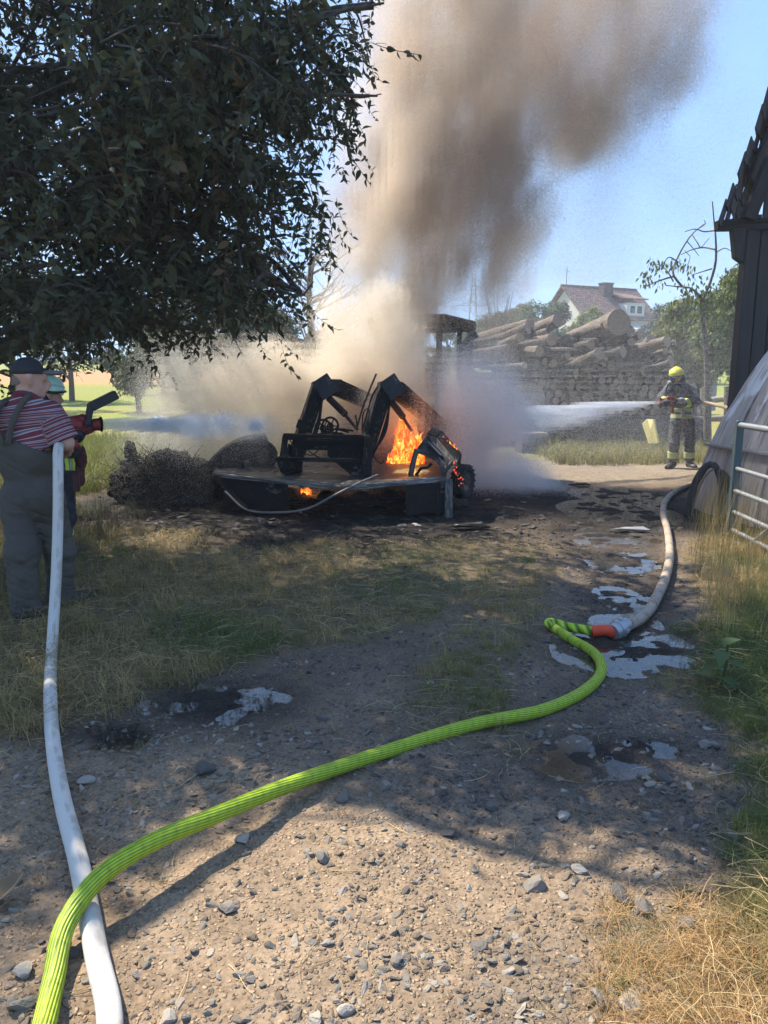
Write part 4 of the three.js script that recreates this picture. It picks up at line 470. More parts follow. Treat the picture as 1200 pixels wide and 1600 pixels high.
{ // front mower: two low sheet decks meeting in a shallow point, skirts, legs, folded guard
  const M = thing('burnt_mower', 'scorched flat-topped mower lying before the loader, skirts blackened', 'mower', [0, 0, 0]);
  const deckMat = std([1, 1, 1], 0.5, { map: colorTex(512, 512, (u, v) => { const n = tfbm(u, v, 3, 5, 41), f = tfbm(u, v, 24, 4, 44), t = smooth(0.47, 0.6, n + 0.2 * (f - 0.5)), k = 0.5 + f; return [mix(0.03, 0.19, t) * k, mix(0.028, 0.20, t) * k, mix(0.026, 0.07, t) * k]; }), bumpMap: dataTex(256, 256, (u, v) => 0.7 * tfbm(u, v, 6, 4, 41) + 0.3 * tfbm(u, v, 40, 2, 9)), bumpScale: 0.012 });  // scorched green-yellow sheet, its sunlit brightness put into the colour
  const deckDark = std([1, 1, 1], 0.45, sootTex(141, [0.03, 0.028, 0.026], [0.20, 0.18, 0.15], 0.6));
  const a = at(333, 740, 8.95), b = at(535, 763, 8.15), c = at(697, 747, 8.55), d = at(672, 722, 10.3), e = at(575, 723, 10.2), f = at(352, 718, 10.2);
  for (const p of [d, e, f]) p.y = 0.5; a.y = 0.46; b.y = 0.41; c.y = 0.46;
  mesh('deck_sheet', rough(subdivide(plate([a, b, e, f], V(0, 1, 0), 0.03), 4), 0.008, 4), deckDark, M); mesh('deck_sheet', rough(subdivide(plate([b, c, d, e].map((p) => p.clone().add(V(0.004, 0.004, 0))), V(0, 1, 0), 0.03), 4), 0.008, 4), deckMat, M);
  mesh('edge_rail', [beam(a, b.clone().lerp(a, 0.004), 0.05, 0.05), beam(b, c, 0.05, 0.06)], std([1, 1, 1], 0.5, sootTex(151, [0.07, 0.065, 0.06], [0.36, 0.34, 0.31], 0.5)), M);
  const skirt = (p, q, h, h2) => plate([p, q, q.clone().add(V(0, -h2, 0.02)), p.clone().lerp(q, 0.5).add(V(0, -mix(h, h2, 0.5) + 0.04, 0.03)), p.clone().add(V(0, -h, 0.02))], V(0, 0, -1), 0.012);
  mesh('skirt', rough(subdivide(skirt(a.clone().lerp(b, 0.08), a.clone().lerp(b, 0.60), 0.40, 0.40), 4), 0.012, 4), soot, M); mesh('skirt', rough(subdivide(skirt(b.clone().lerp(c, 0.60), c, 0.4, 0.42), 4), 0.012, 4), soot, M); mesh('skirt', skirt(f.clone().add(V(0.1, 0, 0)), e.clone().lerp(f, 0.62), 0.42, 0.42), soot, M);
  mesh('side_skirt', plate([c, d, d.clone().setY(0.05), c.clone().setY(0.02)], V(-1, 0, 0), 0.012), soot, M); mesh('side_skirt', plate([f, a, a.clone().setY(0.16), f.clone().setY(0.1)], V(-1, 0, 0), 0.012), soot, M);
  mesh('leg', beam(c.clone().add(V(0.03, 0.0, 0.03)), c.clone().add(V(0.03, -0.46, 0.04)), 0.09, 0.05, 0.01, V(0, 0, 1)), std([1, 1, 1], 0.6, sootTex(161, [0.06, 0.06, 0.052], [0.2, 0.2, 0.17], 0.5)), M); mesh('leg', beam(c.clone().add(V(-0.09, -0.01, 0.02)), c.clone().add(V(-0.09, -0.45, 0.03)), 0.05, 0.05, 0.01, V(0, 0, 1)), soot, M);
  mesh('stay_bar', beam(a.clone().add(V(0.03, -0.02, 0.03)), at(385, 795, 8.6), 0.06, 0.05, 0.01, V(0, 0, 1)), soot, M);
  for (let i = 0; i < 6; i++) { const p = b.clone().lerp(i < 3 ? a : c, 0.15 + (i % 3) * 0.3), y = 0.14; mesh('cutting_disc', [new THREE.CylinderGeometry(0.2, 0.24, 0.06, 20).translate(p.x, y, p.z - 0.75), new THREE.SphereGeometry(0.12, 16, 8, 0, 6.3, 0, 1.6).scale(1, 0.7, 1).translate(p.x, y + 0.03, p.z - 0.75)], soot, M); }
  mesh('cutter_bar', beam(V(-1.95, 0.09, -9.4), V(0.7, 0.09, -9.3), 0.3, 0.09), soot, M);
  for (let i = 0; i < 5; i++) { const x = mix(-1.7, 0.55, i / 4); mesh('belly_strut', beam(V(x, 0.47, -10.2), V(x, 0.02, -10.1), 0.06, 0.06), soot, M); }
  // folded guard on the right end
  const g0 = [at(650, 702, 8.9), at(668, 679, 9.0), at(682, 684, 9.0), at(714, 722, 8.6), at(711, 752, 8.45)].map((p) => p), dz = V(0.10, 0.03, -0.62);
  const gm = mesh('guard', [plate([g0[0], g0[1], g0[1].clone().add(dz), g0[0].clone().add(dz)], V(0.3, 0.3, 0.4).normalize(), 0.02), plate([g0[1], g0[2], g0[2].clone().add(dz), g0[1].clone().add(dz)], V(0, 1, 0), 0.02), plate([g0[2], g0[3], g0[3].clone().add(dz), g0[2].clone().add(dz)], V(0.7, 0.7, 0).normalize(), 0.02), plate([g0[3], g0[4], g0[4].clone().add(dz), g0[3].clone().add(dz)], V(1, 0, 0), 0.02)], soot, M);
  mesh('guard_face', plate([g0[0], g0[1], g0[2], g0[3], at(702, 732, 8.6), at(690, 722, 8.68), at(668, 706, 8.8)].map((p) => p.clone().add(V(0, -0.005, 0.01))), V(0.1, 0, 1).normalize(), 0.025), sootGloss, gm);
  mesh('guard_frame', [tube([at(641, 746, 8.7), at(645, 725, 8.75), at(651, 703, 8.88)], 0.032, 10, 8), tube([at(651, 704, 8.86), at(672, 712, 8.8), at(690, 728, 8.65), at(693, 748, 8.6)], 0.028, 16, 8), tube([at(693, 748, 8.6), at(697, 735, 8.55), at(708, 720, 8.55)], 0.022, 10, 8)], std([1, 1, 1], 0.55, sootTex(171, [0.05, 0.048, 0.045], [0.25, 0.25, 0.2], 0.55)), gm);
  mesh('guard_rib', [beam(at(668, 690, 8.86), at(690, 712, 8.7), 0.03, 0.02), beam(at(676, 692, 8.86), at(699, 716, 8.68), 0.02, 0.02)], std([0.14, 0.14, 0.14], 0.4, { metalness: 0.5 }), gm);
  mesh('drive_chain', tube([at(650, 743, 8.6), at(658, 732, 8.62), at(668, 730, 8.62), at(674, 725, 8.6)], 0.02, 24, 6), rough(new THREE.SphereGeometry(1), 0, 1) && soot, M);
  // long lens-shaped cover and support wheel on the left end
  const pod = new THREE.Shape(); pod.moveTo(0, 0); pod.quadraticCurveTo(0.28, 0.30, 0.68, 0.30); pod.lineTo(0.70, 0.24); pod.quadraticCurveTo(0.42, -0.03, 0.14, -0.06); pod.quadraticCurveTo(0.02, -0.05, 0, 0);
  const pgm = new THREE.ExtrudeGeometry(pod, { depth: 0.5, bevelEnabled: true, bevelSize: 0.03, bevelThickness: 0.05, bevelSegments: 3, curveSegments: 16 }), p0 = at(323, 721, 9.5); pgm.rotateY(0.15); pgm.translate(p0.x, p0.y, p0.z - 0.4);
  mesh('end_cover', boxUv(pgm), sootGloss, M); mesh('cover_stand', [rod(at(343, 716, 9.3), at(344, 738, 9.2), 0.03), rod(at(378, 712, 9.3), at(380, 735, 9.2), 0.025)], soot, M);
  wheel('end_wheel', at(723, 752, 9.0), 0.2, 0.16, V(0.8, 0, 0.5), M);
  const w = wheel('support_wheel', at(410, 711, 9.55), 0.18, 0.16, V(0.25, 0, 1), M);
  tag(mesh('flat_debris', merge(Array.from({ length: 26 }, () => { const p = b.clone().lerp(a, rr(0.05, 0.9)).lerp(e, rr(0.1, 0.8)); return pebble(rnd(), 0.35).scale(rr(0.015, 0.045), rr(0.01, 0.03), rr(0.015, 0.05)).translate(p.x, 0.50, p.z); })), std([0.10, 0.095, 0.09], 0.9), M), null, null, null, 'stuff');
  single('fallen_pipe', 'pale burnt pipe sagging along the front of the mower', 'pipe', tube([at(352, 768, 8.3), at(385, 796, 8.1), at(430, 801, 8.0), at(480, 795, 8.0), at(520, 775, 8.02), at(556, 757, 8.1), at(590, 742, 8.4)], 0.012, 40, 8), std([0.17, 0.155, 0.14], 0.6, { metalness: 0.3 }));
}
function subdivide(g, n) { for (let k = 0; k < n; k++) { const p = g.attributes.position, o = []; const a = V(0, 0, 0), b = V(0, 0, 0), c = V(0, 0, 0); for (let i = 0; i < p.count; i += 3) { a.fromBufferAttribute(p, i); b.fromBufferAttribute(p, i + 1); c.fromBufferAttribute(p, i + 2); const ab = a.clone().lerp(b, 0.5), bc = b.clone().lerp(c, 0.5), ca = c.clone().lerp(a, 0.5); for (const t of [a, ab, ca, ab, b, bc, ca, bc, c, ab, bc, ca]) o.push(t.x, t.y, t.z); } g = new THREE.BufferGeometry(); g.setAttribute('position', new THREE.Float32BufferAttribute(o, 3)); } g.computeVertexNormals(); boxUv(g); const m = mergeVertices(g, 1e-4); m.computeVertexNormals(); return m; }
{ // what else burnt: the smouldering heap, the ash and scraps
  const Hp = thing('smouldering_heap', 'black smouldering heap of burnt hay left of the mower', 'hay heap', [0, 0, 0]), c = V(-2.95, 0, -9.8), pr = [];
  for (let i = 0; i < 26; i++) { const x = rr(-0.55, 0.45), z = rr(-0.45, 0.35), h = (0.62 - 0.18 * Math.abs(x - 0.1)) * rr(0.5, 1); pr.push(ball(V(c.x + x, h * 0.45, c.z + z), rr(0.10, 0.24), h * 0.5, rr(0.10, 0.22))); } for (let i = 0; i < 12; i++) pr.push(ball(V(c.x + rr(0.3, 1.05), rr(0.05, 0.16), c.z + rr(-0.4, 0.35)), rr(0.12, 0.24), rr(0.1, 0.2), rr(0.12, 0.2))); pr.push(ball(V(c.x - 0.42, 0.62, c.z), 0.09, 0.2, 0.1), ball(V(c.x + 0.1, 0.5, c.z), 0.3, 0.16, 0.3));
  mesh('burnt_mass', skin(pr, { k: 0.06, cell: 0.02, fold: (x, y, z) => (fbm(x * 8, y * 8, z * 8, 4) - 0.5) * 0.2 + (noise(x * 40, y * 40, z * 40) - 0.5) * 0.035 }), std([1, 1, 1], 0.95, sootTex(181, [0.009, 0.008, 0.0075], [0.05, 0.036, 0.02], 0.66)), Hp);  // burnt black, with the tree shade over it also put into the colour
  const st = [], sg = rod(V(0, 0, 0), V(0.28, 0, 0), 0.005, 0.003, 4); for (let i = 0; i < 900; i++) { const a = rr(0, 6.3), x = c.x + 0.1 + Math.cos(a) * rr(0, 0.62) - 0.1, z = c.z + 0.35 * Math.sin(a) + 0.25, k = rr(0.2, 1.2) * (x < c.x - 0.2 ? 1.6 : 0.5); st.push({ m: place(x, rr(0.05, 0.62) * (1 - 0.4 * Math.abs(x - c.x)), z, 0, rr(0, 6.3), rr(-0.6, 0.9), rr(0.5, 1.3)), c: col(0.03 * k, 0.022 * k, 0.012 * k) }); } tag(instances('straw', sg, std([1, 1, 1], 0.9), st, Hp, true), null, null, null, 'stuff');
  // flat char scraps around the machine
  const sc = [], cg = pebble(3, 0.25); for (let i = 0; i < 1500; i++) { const x = -0.2 + gauss() * 3.6, z = -8.9 + gauss() * 1.9, s = 0.008 + Math.pow(rnd(), 3) * 0.055, q = zones(x, z); if (q.char < 0.15 || waterAt(x, z) > 0.7) continue; const k = rnd() < 0.07 ? rr(3, 8) : rr(0.5, 1.4); sc.push({ m: place(x, terrain(x, z) + s * 0.12, z, rr(-0.3, 0.3), rr(0, 6.3), rr(-0.3, 0.3), s * rr(1, 2.2), s, s), c: col(0.028 * k, 0.026 * k, 0.025 * k) }); } tag(instances('charred_debris', cg, std([1, 1, 1], 0.8), sc, scene, true), 'charred scraps and ash flakes strewn round the burnt machines', null, null, 'stuff');
  for (const [x, y, w, l] of [[735, 830, 0.2, 'flat burnt board scrap on the black ground right of the mower'], [985, 828, 0.2, 'pale torn sheet scrap beside the wet track near the grey hose'], [905, 757, 0.16, 'dark bent metal strip on the ground in front of the smoke']]) { const p = onGround(x, y); single('scrap', l, 'scrap', rough(subdivide(plate([V(-w, 0, -0.05), V(w * 0.8, 0.02, -0.07), V(w, 0.01, 0.05), V(-w * 0.7, 0.03, 0.07)], V(0, 1, 0), 0.015), 2), 0.02, 6).translate(p.x, terrain(p.x, p.z) + 0.01, p.z), x === 985 ? std([0.22, 0.22, 0.22], 0.6) : soot); }
}
{ // flames
  function tongues(list) { const gs = []; for (const [x, y, z, h, w] of list) { const lean = rr(-0.25, 0.4), n = 5, pts = []; for (let i = 0; i <= n; i++) { const t = i / n; pts.push(V(x + lean * h * t * t + Math.sin(t * 5 + x * 30) * w * 0.5 * t, y + h * t, z + rr(-0.3, 0.3) * w)); } const g = tube(pts, (q) => w * (0.35 + 0.65 * Math.sin(Math.PI * Math.pow(q * 0.9 + 0.1, 0.7))) * (1 - q * 0.92), 9, 6), uv = g.attributes.uv, ou = rnd(), ov = rnd(); for (let i = 0; i < uv.count; i++) uv.setXY(i, uv.getX(i) * 2.2 + ou, uv.getY(i) * 2.2 + ov); gs.push(g); } return merge(gs); }
  function fire(label, list, power, at0) { const f = thing('fire', label, 'fire', [0, 0, 0]); tag(mesh('flame', tongues(list), flameMat, f), null, null, null, 'stuff'); if (power) { const l = new THREE.PointLight(col(1, 0.36, 0.08), power); l.name = 'fire_glow'; l.position.set(...at0); l.shadow.radius = 9; l.castShadow = true; scene.add(l); } }
  const main = []; for (let i = 0; i < 240; i++) { const px = 633 + gauss() * 21, e = Math.exp(-(((px - 628) / 15) ** 2)) + 0.8 * Math.exp(-(((px - 656) / 10) ** 2)), hy = rnd(), p = at(px, 724 - hy * 56 * clamp(e), 9.75 + gauss() * 0.16), h = rr(0.08, 0.24) * (0.5 + e); main.push([p.x, p.y - 0.07, p.z, h, rr(0.012, 0.042)]); }
  fire('bright orange flames behind the tilted guard on the mower', main, 9, P3(at(636, 700, 9.75)));
  const low = []; for (let i = 0; i < 26; i++) { const p = at(rr(470, 486), rr(762, 772), 9.4); low.push([p.x, p.y - 0.03, p.z, rr(0.03, 0.07), rr(0.010, 0.02)]); } for (let i = 0; i < 6; i++) { const p = at(471, rr(772, 780), 9.3); low.push([p.x, p.y, p.z, 0.05, 0.008]); } fire('small orange flames glowing under the mower deck', low, 0.6, P3(at(490, 775, 9.4)));
  const edge = []; for (let i = 0; i < 30; i++) { const t = rnd(), p = at(mix(690, 712, t) + rr(-3, 3), mix(692, 706, t) + rr(-5, 4), 9.2); edge.push([p.x, p.y, p.z, rr(0.02, 0.08), rr(0.008, 0.016)]); } fire('thin flames licking along the rear edge of the guard', edge, 0);
  const em = []; for (let i = 0; i < 16; i++) { const t = rnd(), p = t < 0.5 ? at(711 + rr(-3, 3), rr(716, 740), 8.38) : at(mix(712, 726, rnd()), mix(742, 756, rnd()) + rr(-4, 4), 8.4); em.push(pebble(rnd(), 0.8).scale(rr(0.006, 0.016), rr(0.006, 0.018), rr(0.006, 0.012)).translate(p.x, p.y, p.z)); } const E0 = thing('embers', 'glowing red embers on the right edge of the mower', 'embers', [0, 0, 0]); tag(mesh('ember_flame', merge(em), emberMat, E0), null, null, null, 'stuff');
}

// ------------------------------------------------------------------ hoses
const G = (x, y, up) => { const p = onGround(x, y, up); p.y = terrain(p.x, p.z) + up; return p; };
const limeHose = std([1, 1, 1], 0.5, { map: colorTex(64, 512, (u, v) => { const a = (v * 26 + u) % 1, b = (u * 3 - v * 3 + 9) % 1, l = smooth(0.02, 0.22, Math.abs(a - 0.5)), d = tfbm(u, v, 3, 3, 5), s = smooth(0.52, 0.68, d) * 0.5, w = 0.93 + 0.07 * Math.sin(b * 6.28); return [mix(0.07, 0.37, l) * w * (1 - s), mix(0.11, 0.52, l) * w * (1 - s), mix(0.012, 0.012, l) * (1 - s)]; }), bumpMap: dataTex(64, 512, (u, v) => { const a = (v * 26 + u) % 1; return smooth(0.1, 0.4, Math.abs(a - 0.5)); }), bumpScale: 0.002 });
limeHose.map.repeat.set(8, 4); limeHose.bumpMap.repeat.set(8, 4);
const limeRib = std([1, 1, 1], 0.5, { map: colorTex(128, 128, (u, v) => { const a = (u * 2 + v * 2) % 1, l = smooth(0.08, 0.3, Math.abs(a - 0.5)); return [mix(0.10, 0.42, l), mix(0.16, 0.58, l), 0.015]; }), bumpMap: dataTex(128, 128, (u, v) => Math.abs(((u * 2 + v * 2) % 1) - 0.5) * 2), bumpScale: 0.018 });
limeRib.map.repeat.set(7, 4); limeRib.bumpMap.repeat.set(7, 4);
const canvasHose = (c, s, dirt) => std([1, 1, 1], 0.8, { map: colorTex(512, 128, (u, v) => { const w = 0.9 + 0.1 * Math.sin(u * 2 * Math.PI * 110), l = smooth(0.012, 0.004, Math.abs(v - 0.32)) * 0.7, n = tfbm(u, v, 6, 4, s), d = smooth(0.5, 0.75, n) * dirt; return c.map((x, i) => x * w * (1 - l) * (1 - d * [0.45, 0.52, 0.6][i])); }), bumpMap: dataTex(512, 64, (u, v) => 0.5 + 0.5 * Math.sin(u * 2 * Math.PI * 110)), bumpScale: 0.0015 });
const whiteHose = canvasHose([0.72, 0.67, 0.59], 3, 0.55), greyHose = canvasHose([0.43, 0.345, 0.265], 9, 0.95); for (const m of [whiteHose, greyHose]) { m.map.repeat.set(2, 4); m.bumpMap.repeat.set(2, 4); }
const alu = std([0.36, 0.37, 0.38], 0.42, { metalness: 0.65 });
{
  const Y = thing('lime_hose', 'ribbed lime-yellow fire hose curving across the gravel to an orange sleeve', 'fire hose', [0, 0, 0]), r = 0.0295;
  mesh('hose_jacket', tube([V(-0.74, 0.04, -1.25), V(-0.82, 0.04, -1.5), G(84, 1540, r), G(103, 1450, 0.075), G(152, 1374, 0.13), G(232, 1318, 0.14), G(330, 1278, 0.115), G(450, 1227, 0.07), G(600, 1173, r), G(740, 1131, r), G(850, 1106, r), G(918, 1070, r), G(940, 1042, r), G(929, 1018, r), G(892, 996, r), G(861, 977, r)], r, 220, 18), limeHose, Y);
  mesh('hose_jacket', tube([G(863, 979, 0.038), G(855, 973.5, 0.05), G(861, 971.5, 0.04), G(885, 976, 0.04), G(926, 983, 0.04)], (q) => 0.019 + 0.012 * smooth(0.05, 0.4, q), 60, 16), limeRib, Y);
  mesh('orange_sleeve', rough(tube([G(925, 983, 0.045), G(945, 984, 0.045), G(957, 981, 0.045)], 0.036, 14, 16), 0.004, 30), std([0.62, 0.055, 0.012], 0.6), Y);
  const Wh = thing('white_hose', 'flat white canvas fire hose running from the near edge up under the man’s arm', 'fire hose', [0, 0, 0]); Wh.userData.label = 'white canvas fire hose running from the near edge up under the elderly arm in stripes'; Wh.userData.label = 'white canvas fire hose rising from the near edge to the man in overalls';
  mesh('hose_jacket', tube([V(-0.58, 0.036, -1.2), G(172, 1600, 0.036), G(152, 1500, 0.036), G(124, 1350, 0.036), G(98, 1250, 0.036), G(82, 1150, 0.036), G(79, 1085, 0.05), at(82, 1000, 4.22), at(88, 900, 4.48), at(91, 800, 4.64), at(91, 740, 4.74), at(91, 705, 4.84), at(95, 690, 5.05), at(101, 686, 5.5), at(104, 684, 6.0), at(100, 676, 6.4), at(100, 664, 6.52)], 0.032, 160, 18), whiteHose, Wh);
  const Gr = thing('grey_hose', 'dirty grey canvas fire hose curving from the metal coupling to the leaning panel', 'fire hose', [0, 0, 0]);
  mesh('hose_jacket', tube([G(972, 977, 0.046), G(1005, 958, 0.046), G(1033, 920, 0.046), G(1046, 872, 0.046), G(1043, 825, 0.046), G(1036, 797, 0.046), G(1043, 776, 0.046), G(1062, 765, 0.046), G(1085, 757, 0.046), G(1120, 750, 0.046)], 0.037, 130, 16), greyHose, Gr);
  const c0 = G(957, 981, 0.05), c1 = G(978, 974, 0.05), cd = c1.clone().sub(c0); const lug = []; for (let i = 0; i < 4; i++) { const a = i * 1.57, q = c0.clone().addScaledVector(cd, 0.55), u = V(0, 1, 0), w = new THREE.Vector3().crossVectors(cd, u).normalize(); lug.push(new RoundedBoxGeometry(0.025, 0.025, 0.025, 1, 0.005).translate(q.x + w.x * 0.058 * Math.cos(a), q.y + 0.058 * Math.sin(a), q.z + w.z * 0.058 * Math.cos(a))); }
  const C = thing('hose_coupling', 'aluminium coupling joining the orange sleeve to the grey hose', 'coupling', [0, 0, 0]);
  mesh('collar', [rod(c0, c0.clone().addScaledVector(cd, 0.3), 0.05, 0.056, 20), rod(c0.clone().addScaledVector(cd, 0.3), c0.clone().addScaledVector(cd, 0.62), 0.06, 0.06, 20), rod(c0.clone().addScaledVector(cd, 0.62), c0.clone().addScaledVector(cd, 1.05), 0.052, 0.047, 20)], alu, C); mesh('lug', lug, alu, C);
}

// ------------------------------------------------------------------ people
const skinMat = std([0.52, 0.30, 0.215], 0.6, { bumpMap: dataTex(128, 128, (u, v) => tfbm(u, v, 20, 3, 2)), bumpScale: 0.003 });
function fingers(wrist, knuckles, curlTo, across, r = 0.0095) { // four fingers of unequal length bent round what they hold, and a thumb from the palm's side
  const P = [cap(wrist, knuckles, 0.028, 0.030)], len = [0.92, 1.05, 1, 0.82], n = [];
  for (let i = 0; i < 4; i++) { const o = across.clone().multiplyScalar(0.021 * (i - 1.5)), a = knuckles.clone().add(o), d = curlTo.clone().sub(knuckles), f = knuckles.clone().sub(wrist).normalize(), b = a.clone().addScaledVector(f, 0.040 * len[i]), c = b.clone().addScaledVector(d, 0.55 * len[i]).addScaledVector(f, 0.012), e = c.clone().addScaledVector(d, 0.4 * len[i]).addScaledVector(f, -0.026); n.push(cap(a, b, r * 1.12, r), cap(b, c, r, r * 0.95), cap(c, e, r * 0.95, r * 0.8)); P.push(cap(wrist.clone().addScaledVector(o.clone(), 0.6), a, 0.016, 0.0125)); }
  const t0 = wrist.clone().lerp(knuckles, 0.3).addScaledVector(across, -0.03), t1 = t0.clone().addScaledVector(across, -0.018).add(curlTo.clone().sub(knuckles).multiplyScalar(0.6)).addScaledVector(knuckles.clone().sub(wrist).normalize(), 0.025), t2 = t1.clone().add(curlTo.clone().sub(knuckles).multiplyScalar(0.35)).addScaledVector(knuckles.clone().sub(wrist).normalize(), 0.03);
  n.push(cap(t0, t1, 0.014, 0.0115), cap(t1, t2, 0.0115, 0.009));
  return [...P, ...n];
}
function headPrims(c, face, up, s = 1) { // skull, jaw, nose, ears, eye sockets and lips
  const f = face.clone().normalize(), r = new THREE.Vector3().crossVectors(f, up).normalize(), u = new THREE.Vector3().crossVectors(r, f).normalize(), q = new THREE.Quaternion().setFromRotationMatrix(new THREE.Matrix4().makeBasis(r, u, f.clone().negate().multiplyScalar(-1))), at3 = (a, b, d) => c.clone().addScaledVector(r, a * s).addScaledVector(u, b * s).addScaledVector(f, d * s);
  const P = [ball(at3(0, 0.025, -0.012), 0.076 * s, 0.095 * s, 0.096 * s, q), ball(at3(0, -0.045, 0.022), 0.060 * s, 0.072 * s, 0.068 * s, q), ball(at3(0, -0.098, 0.062), 0.026 * s, 0.02 * s, 0.022 * s, q), cap(at3(0, 0.008, 0.088), at3(0, -0.032, 0.112), 0.010 * s, 0.0145 * s), ball(at3(0, -0.064, 0.085), 0.023 * s, 0.009 * s, 0.013 * s, q), cap(at3(-0.042, 0.028, 0.078), at3(0.042, 0.028, 0.078), 0.012 * s)];
  const E = []; for (const e of [-1, 1]) { E.push(ball(at3(e * 0.082, -0.005, -0.012), 0.012 * s, 0.035 * s, 0.021 * s, q), ball(at3(e * 0.084, 0.012, -0.018), 0.011 * s, 0.012 * s, 0.014 * s, q)); P.push(ball(at3(e * 0.031, 0.006, 0.079), 0.0125 * s, 0.010 * s, 0.010 * s, q)); }
  return { P: [...P, ...E], at3, q, r, u, f };
}
const folds = (a, f, s = 0) => (x, y, z) => { const w = fbm(x * f + s, y * f * 1.6, z * f, 3) - 0.5, c = Math.abs(noise(x * f * 0.7 + 9 + s, y * f * 1.9 + x * f, z * f * 0.7) - 0.5); return w * a + Math.max(0, 0.16 - c) * a * 1.6; };
const weave = dataTex(128, 128, (u, v) => 0.5 + 0.25 * Math.sin(u * 2 * Math.PI * 16) * Math.sin(v * 2 * Math.PI * 16) + 0.5 * (tfbm(u, v, 16, 2, 7) - 0.5));
const cloth = (c, r = 0.9, s = 7) => { const m = std([1, 1, 1], r, { map: colorTex(256, 256, (u, v) => { const k = 0.8 + 0.4 * tfbm(u, v, 6, 5, s); return c.map((x) => x * k); }), bumpMap: weave, bumpScale: 0.002 }); return m; };
{ // the man in overalls, seen from behind, holding the white hose under his right arm
  const M = thing('person', 'man from behind in striped polo shirt, grey overalls and dark cap, holding white hose', 'person', [0, 0, 0]);
  const hd = at(47, 592, 5.0), neck = at(42, 622, 4.97), chest = at(40, 672, 4.98), waist = at(44, 728, 4.98), pel = at(50, 770, 4.98);
  const shR = at(80, 648, 4.98), shL = at(-2, 648, 4.93), elR = at(103, 692, 4.98), wrR = at(106, 700, 5.24), elL = at(-16, 704, 5.1), wrL = at(48, 716, 5.5);
  const hiR = at(74, 782, 5.0), hiL = at(29, 782, 4.95), knR = at(94, 860, 5.02), knL = at(34, 862, 4.82), anR = at(95, 938, 5.06), anL = at(40, 948, 4.8);
  const toeR = anR.clone().add(V(0.10, -0.055, -0.17)), toeL = anL.clone().add(V(0.06, -0.055, -0.18));
  anR.y = Math.max(anR.y, 0.1); anL.y = Math.max(anL.y, 0.1); toeR.y = toeL.y = 0.045;
  const face = V(0.86, -0.06, -0.55), H = headPrims(hd, face, V(0, 1, 0), 1.06);
  const torso = [ball(chest, 0.18, 0.23, 0.12), ball(at(42, 705, 4.97), 0.18, 0.2, 0.13), ball(waist.clone().add(V(0.01, 0, -0.05)), 0.175, 0.16, 0.15), cap(shL.clone().lerp(chest, 0.25), shR.clone().lerp(chest, 0.25), 0.085, 0.085)];
  const arms = [cap(shR, elR, 0.072, 0.053), cap(elR, wrR, 0.050, 0.032), cap(shL, elL, 0.072, 0.053), cap(elL, wrL, 0.050, 0.032)];
  const hipsP = [ball(pel, 0.165, 0.15, 0.125), ball(at(66, 778, 4.93), 0.085, 0.11, 0.09), ball(at(34, 778, 4.91), 0.085, 0.11, 0.09)];
  const legs = [cap(hiR, knR, 0.105, 0.075), cap(knR, anR, 0.072, 0.055), cap(hiL, knL, 0.105, 0.078), cap(knL, anL, 0.075, 0.058)];
  const handR = fingers(wrR, wrR.clone().add(V(-0.02, -0.02, -0.07)), wrR.clone().add(V(-0.065, -0.035, -0.075)), V(0.2, 0.9, 0.1).normalize()), handL = fingers(wrL, wrL.clone().add(V(0.06, 0.0, -0.05)), wrL.clone().add(V(0.085, 0.045, -0.055)), V(0.4, -0.6, -0.3).normalize());
  const bodyP = [...H.P, cap(neck, hd.clone().add(V(-0.015, -0.02, 0.01)), 0.067, 0.06), cap(chest.clone().add(V(0, 0.1, 0)), neck, 0.1, 0.07), ...torso, ...arms, ...hipsP, ...legs, cap(anR, toeR, 0.045, 0.035), cap(anL, toeL, 0.045, 0.035)];
  const shrink = (P, k) => P.map((o) => (o.c ? { ...o, r: o.r.clone().multiplyScalar(k) } : { ...o, ra: o.ra * k, rb: o.rb * k }));
  const thin = [...H.P, cap(neck, hd.clone().add(V(-0.015, -0.02, 0.01)), 0.067, 0.06), ...shrink([cap(chest.clone().add(V(0, 0.1, 0)), neck, 0.1, 0.07), ...torso, ...hipsP, ...legs, cap(anR, toeR, 0.04, 0.03), cap(anL, toeL, 0.04, 0.03)], 0.86), cap(shR, elR, 0.060, 0.049), cap(elR, wrR, 0.050, 0.032), cap(shL, elL, 0.06, 0.049), cap(elL, wrL, 0.050, 0.032)];
  mesh('body', [skin(thin, { k: 0.03, cell: 0.0095 }), skin(handR, { k: 0.012, cell: 0.004 }), skin(handL, { k: 0.012, cell: 0.004 })], skinMat, M);
  mesh('hair', skin([ball(H.at3(0, 0.01, -0.024), 0.0845, 0.085, 0.089, H.q)], { k: 0.01, cell: 0.008, cut: (x, y, z) => Math.max(y - hd.y - 0.02, -(y - hd.y + 0.05)) }), std([0.22, 0.17, 0.14], 0.95, { bumpMap: weave, bumpScale: 0.004 }), M);
  // polo shirt
  const armDir = elR.clone().sub(shR), aL = armDir.length(); armDir.normalize(); const armDL = elL.clone().sub(shL), aLL = armDL.length(); armDL.normalize();
  const shirtP = [...torso, cap(shR, elR, 0.078, 0.083), cap(shL, elL, 0.078, 0.083), cap(chest.clone().add(V(0, 0.13, 0)), neck, 0.09, 0.075)];
  const sleeveEnd = (x, y, z) => { const q = V(x, y, z); let d = -1; for (const [s, e, dir, l] of [[shR, elR, armDir, aL], [shL, elL, armDL, aLL]]) { const t = q.clone().sub(s).dot(dir); if (q.distanceTo(e) < 0.16) d = Math.max(d, t - l * 0.93); } return Math.max(d, waist.y - 0.08 - y, y - neck.y - 0.01); };
